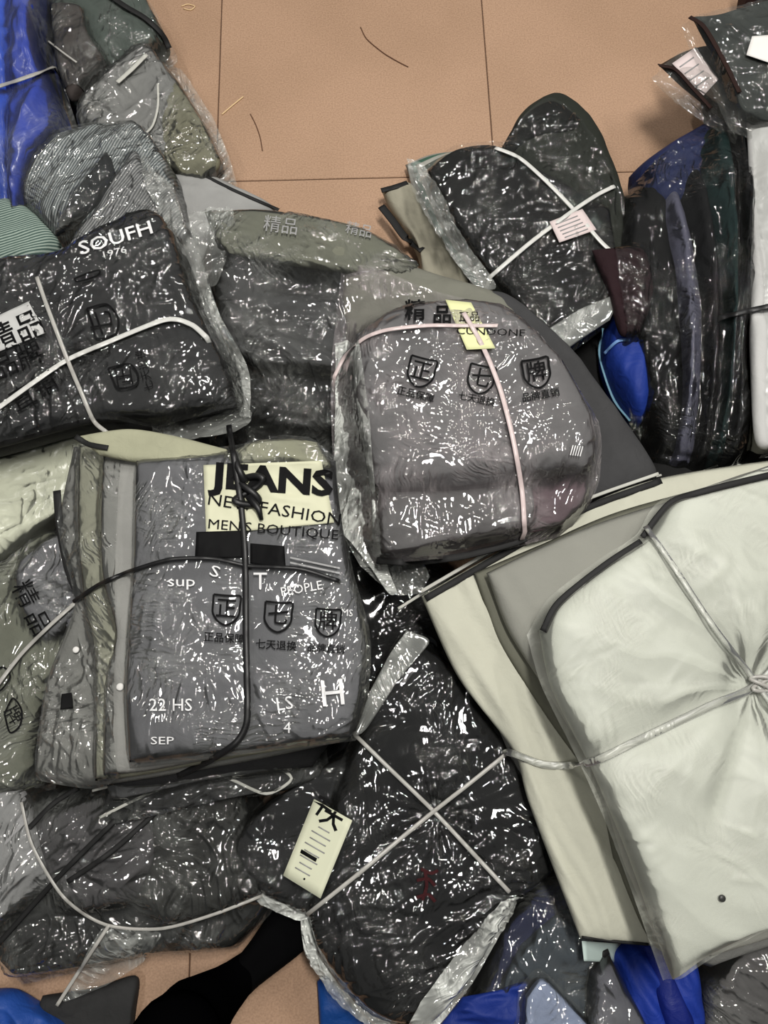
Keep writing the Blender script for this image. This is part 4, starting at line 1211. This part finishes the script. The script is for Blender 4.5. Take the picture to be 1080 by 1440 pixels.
text('printed_text', '大', 466, 1152, 22, 30, INK, GU, .14, g, lift=.0006, bold=.03)
for k in range(8):
    x, y = 456 - k * 4.3, 1166 + k * 8.4
    w = (9, 15, 13, 16, 12, 14, 10, 12)[k]
    dx, dy = .87 * w, .50 * w
    card('printed_line', [(x - dx, y - dy), (x + dx, y + dy), (x + dx - .9, y + dy + 1.6), (x - dx - .9, y - dy + 1.6)], GU, .14, INK_G, g, lift=.0006, thick=.0002, n=1)
card('bar_code', [(424, 1194), (446, 1207), (444, 1212), (422, 1199)], GU, .14, INK, g, lift=.0008, thick=.0002, n=2)
disc('tag_hole', 428, 1236, .0016, GU, .14, INK, g, lift=.0003, th=.0004)
for q_ in ([(592, 1222), (606, 1228), (616, 1224)], [(586, 1238), (602, 1236), (612, 1246)], [(598, 1226), (600, 1246), (594, 1266)], [(586, 1262), (602, 1258), (612, 1268)]):
    outline_px('red_mark', q_, 4.5, INK_R, [dd], .15, dd, closed=False, n=12)
flap([[(422, 1284), (438, 1284)], [(458, 1340), (536, 1424)], [(560, 1448), (520, 1444)], [(468, 1402), (430, 1340)]], .088, FILM_W, r, 8.2, -.9)
flap([[(324, 1204), (340, 1212)], [(388, 1256), (434, 1280)], [(434, 1292), (418, 1294)], [(368, 1272), (320, 1224)]], .105, FILM_W, r, 9.2, -.5)
settle(r)

# ---- bottom right: navy, blue, grey garments
r = bundle('garment_bundle', 'navy and slate bagged garments below the white bundle', 'clothing bundle', G_ALL)
n0 = slab('folded_garment', [[(700, 1290), (760, 1230), (800, 1230)], [(850, 1330), (860, 1500)], [(780, 1520), (640, 1500)], [(660, 1400)]], .10, .095, fabric((22, 28, 62)), r, n=7, wr=.006)
n1 = slab('folded_garment', [[(730, 1330), (790, 1280), (818, 1290)], [(850, 1350), (850, 1440)], [(830, 1500), (760, 1400)], [(700, 1390)]], .115, .03, fabric((58, 66, 74)), r, n=5, wr=.006)
nf = film('plastic_bag', [[(690, 1290), (760, 1226), (806, 1228)], [(856, 1330), (866, 1500)], [(780, 1520), (640, 1500)], [(654, 1400)]], [n0, n1], .05, FILM, r, amp=.007, fr=18, dirn=1.0, seed=91)
settle(r)
r = bundle('folded_garment', 'bright blue strip of cloth under crumpled film near bottom edge', 'clothing')
o0 = slab('cloth_body', [[(650, 1402), (700, 1392), (742, 1378)], [(740, 1410), (735, 1500)], [(640, 1500), (600, 1500)], [(620, 1440)]], .118, .02, fabric((24, 46, 122), .6), r, n=4, wr=.014, wf=24)
settle(r)
r = bundle('plastic_sleeve', 'pale bluish clear sleeve corner pointing up at the bottom edge', 'plastic sleeve')
o1 = slab('sleeve_body', [[(738, 1400), (762, 1376)], [(800, 1410), (850, 1470)], [(780, 1490), (720, 1490)], [(735, 1440)]], .135, .02, fabric((138, 150, 178), .5), r, n=5, wr=.003)
film('clear_film', [[(734, 1398), (763, 1371)], [(804, 1408), (860, 1474)], [(780, 1496), (716, 1496)], [(731, 1440)]], [o1], .12, FILM, r, amp=.006, fr=30, dirn=.9, seed=92, res=70)
settle(r)
r = bundle('garment_bundle', 'slate grey garment and royal blue cloth in clear bags at bottom right', 'clothing bundle', G_ALL)
h0 = slab('folded_garment', [[(850, 1330), (905, 1310), (960, 1320)], [(975, 1400), (980, 1500)], [(930, 1510), (890, 1500)], [(870, 1400)]], .125, .12, fabric((28, 54, 145), .6), r, n=5, wr=.018, wf=20, wdir=-1.1)
h2 = slab('folded_garment', [[(905, 1330), (925, 1326)], [(955, 1400), (975, 1440)], [(960, 1510), (950, 1510)], [(930, 1430)]], .14, .04, fabric((20, 34, 110), .5), r, n=3, wr=.006, wdir=-1.1)
h1 = slab('folded_garment', [[(822, 1352), (846, 1338), (858, 1346)], [(890, 1410), (925, 1490)], [(860, 1510), (800, 1510)], [(818, 1430)]], .145, .10, fabric((96, 96, 104)), r, n=6, wr=.005)
hf = film('plastic_bag', [[(818, 1350), (848, 1332), (862, 1342)], [(896, 1410), (932, 1490)], [(860, 1514), (796, 1514)], [(812, 1430)]], [h1], .1, FILM, r, amp=.006, fr=18, dirn=-.9, seed=93, res=90)
strap('edge_binding', [(822, 1352), (838, 1346), (856, 1338)], [h1, hf], .14, PIPE_K, r, .008, n=16, lift=.003)
card('paper_tag', [(817, 1322), (872, 1326), (862, 1352), (820, 1350)], [h0], .15, plain('pale_card', (196, 214, 208), .7), r, lift=.004, flat=True)
settle(r)
r = bundle('garment_bundle', 'grey garment in glossy streaked bag at the bottom right corner', 'clothing bundle', G_ALL)
i0 = slab('folded_garment', [[(972, 1372), (1020, 1320), (1080, 1292)], [(1150, 1280), (1150, 1500)], [(1050, 1510), (970, 1510)], [(966, 1440)]], .13, .12, fabric((92, 90, 90)), r, n=7, wr=.006)
if_ = film('plastic_bag', [[(962, 1372), (1014, 1316), (1080, 1286)], [(1155, 1276), (1155, 1500)], [(1050, 1514), (964, 1514)], [(958, 1440)]], [i0], .06, FILM, r, amp=.008, fr=24, dirn=-.6, seed=94)
settle(r)
r = bundle('folded_garment', 'blue garment edge showing below the black tagged bundle', 'clothing')
slab('cloth_body', [[(446, 1380), (462, 1372)], [(500, 1420), (540, 1460)], [(540, 1510), (460, 1510)], [(450, 1440)]], .03, .028, fabric((24, 70, 140), .5), r, n=5)
settle(r)

# ---- W : white bundle, right
r = bundle('garment_bundle', 'large cream-white bundle with black piped edges and gathered clear straps', 'clothing bundle', G_ALL)
WH = fabric((206, 209, 197), .85, var=.04, crease=.12)
wl = slab('folded_garment', [[(640, 880), (760, 800), (950, 720)], [(1130, 660), (1180, 900), (1180, 1260)], [(1000, 1360), (900, 1326)], [(822, 1316), (746, 1130), (690, 1000)]], .165, .035, fabric((120, 120, 116)), r, n=12, seed=2)
w1 = slab('folded_garment', [[(592, 838), (720, 765), (820, 712), (930, 672)], [(1130, 640), (1180, 900), (1180, 1250)], [(1000, 1340), (914, 1328)], [(816, 1320), (744, 1130), (722, 1056), (644, 952)]], (.20, .20, .20, .20), .034, fabric((190, 190, 174), var=.06, crease=.3), r, n=14, wr=.009, seed=3, wdir=-1.12, wst=6.0, wf=22, nu=70, nv=70)
wb_shade = slab('folded_garment', [[(666, 806), (760, 766), (880, 716)], [(1130, 650), (1180, 900), (1180, 1250)], [(1000, 1345), (920, 1330)], [(862, 1206), (838, 1110), (770, 1010), (700, 900)]], .214, .024, fabric((104, 104, 92), crease=.2), r, n=10, wr=.005, seed=7, wdir=-1.0)  # dark layer: the shadow band between folds is put into its colour
w2_shade = slab('folded_garment', [[(684, 806), (764, 768), (870, 726)], [(1130, 650), (1180, 900), (1180, 1250)], [(1000, 1345), (932, 1332)], [(880, 1220), (836, 1090), (780, 990), (716, 890)]], .244, .034, fabric((140, 140, 132), var=.08, crease=.2), r, n=12, wr=.006, seed=4, wdir=-1.0)  # grey stands for the shaded side below the cream top layer
w3 = slab('folded_garment', [[(758, 888), (782, 846), (850, 792), (905, 756), (945, 704)], [(1080, 664), (1140, 660), (1190, 900), (1190, 1240)], [(1082, 1290), (990, 1344)], [(946, 1378), (884, 1204), (832, 1082), (776, 970)]], (.31), .06, WH, r, n=12, wr=.004, seed=5, wdir=-.5, wf=9, nu=90, nv=90,
          dents=((830, 1070, 1065, 962, .016, .018), (912, 742, 1065, 962, .010, .014), (1065, 962, 1010, 1140, .014, .014), (1065, 962, 1140, 880, .016, .018), (1065, 962, 1130, 1060, .014, .016), (1065, 962, 1060, 955, .02, .03)))
ws = [w1, wb_shade, w2_shade, w3]
wf_ = film('plastic_bag', [[(746, 890), (776, 838), (846, 784), (900, 748), (940, 696)], [(1080, 656), (1150, 650), (1196, 900), (1196, 1244)], [(1086, 1296), (990, 1352)], [(944, 1390), (876, 1204), (824, 1082), (768, 970)]], [w3], .27, FILM_T, r, amp=.003, fr=12, dirn=-.5, seed=101, res=200, nc=150, ch=.7, radial=((1065, 962, .009, .16, 8),))
strap('edge_binding', [(764, 888), (786, 848), (850, 796), (902, 762)], [w3, wf_], .27, PIPE_K, r, .011, lift=.003, n=40)
strap('edge_binding', [(904, 756), (924, 728), (948, 704), (1000, 688), (1090, 666)], [w3, wf_], .27, PIPE_K, r, .010, lift=.003, n=40)
strap('edge_binding', [(598, 842), (720, 772), (822, 716), (930, 676)], [w1], .19, PIPE_K, r, .011, lift=.003, n=50)
strap('edge_binding', [(592, 832), (716, 760), (816, 706), (926, 666)], [w1], .18, PIPE_W, r, .006, lift=.002, n=50)
strap('edge_binding', [(560, 856), (640, 806), (740, 750), (830, 700)], [wl], .16, PIPE_W, r, .005, lift=.002, n=50)
strap('hem_line', [(818, 1318), (866, 1324), (912, 1328)], [w1], .19, PIPE_K, r, .004, lift=.002, n=16)
CS = film_mat('clear_strap', haze=.42, hcol=(206, 208, 196), rough=.4, crinkle=.4)
strap('strap', [(722, 1060), (770, 1076), (830, 1072), (900, 1040), (1000, 992), (1065, 962), (1140, 880)], ws + [wf_], .19, CS, r, .011, lift=.003, n=80, drop0=.05)
strap('strap', [(908, 740), (950, 800), (1000, 876), (1065, 962), (1130, 1060)], ws + [wf_], .26, CS, r, .009, lift=.004, n=60)
kn = cast(1066, 962, [bvh_of(wf_)], .3)[0] + Vector((0, 0, .006))
kp = [kn + Vector((.012 * math.sin(a * 2), .010 * math.cos(a), .003 * math.sin(3 * a))) for a in [i / 30 * 2 * math.pi for i in range(30)]]
tube('knot', kp, .003, STRAP_C, r, closed=True)
disc('snap_button', 1015, 1263, .0045, [wf_], .3, plain('dark_button', (50, 50, 48), .4), r, lift=.001)
settle(r)

# ------------------------------------------------------------------ the person's foot
r = bundle('person', 'black trousered leg and black shoe of person standing by the pile', 'person')
BK = plain('black_cloth', (5, 5, 6), 1.0, 0.0)
shoe = slab('shoe', [[(322, 1362), (350, 1326), (392, 1270)], [(440, 1244), (462, 1262), (450, 1312)], [(420, 1342), (366, 1384), (346, 1402)], [(318, 1410), (306, 1390)]], (.085, .06, .06, .09), .06, plain('black_canvas', (6, 6, 7), .9, .05), r, n=4, wr=.001, nu=30, nv=30)
legp = [at(382, 1330, .022), at(345, 1366, .05), at(316, 1392, .09), at(284, 1420, .16), at(256, 1456, .26), at(222, 1560, .44)]
legp += [Vector((-0.26, -0.86, .66)), Vector((-0.24, -0.98, .92))]
legp = [Vector(p) for p in spline([tuple(p) for p in legp], 36)]
rr = [.018 + .030 * min(1, i / 6) + .010 * min(1, i / 14) + .028 * max(0, (i - 14) / 22) for i in range(36)]
leg = tube('trouser_leg', legp, rr, BK, r, seg=24)
settle(r)

# ------------------------------------------------------------------ threads on the tiles
def scrap(label, px, rad, mat, z=.004):
    C = spline(px, 20)
    pts = [at(c[0], c[1], rad + .0004) for c in C]
    o = tube('thread_scrap', pts, rad, mat, None, seg=6)
    tag(o, label, 'thread')


TH_D = plain('brown_thread', (96, 66, 48), .8)
TH_W = plain('straw', (226, 196, 150), .6)
scrap('curved brown thread lying on the open tile', [(507, 38), (516, 55), (540, 75), (562, 88), (574, 94)], .0011, TH_D)
scrap('pale straw sliver on the tile beside the grey bag', [(312, 161), (326, 149), (342, 136)], .0014, TH_W)
scrap('short dark thread on the tile near the pale straw', [(352, 160), (360, 176), (366, 194), (369, 212)], .0010, TH_D)
scrap('small curled pale thread near the top frame edge', [(255, 9), (264, 6), (274, 9), (268, 14), (258, 12)], .0012, TH_W)
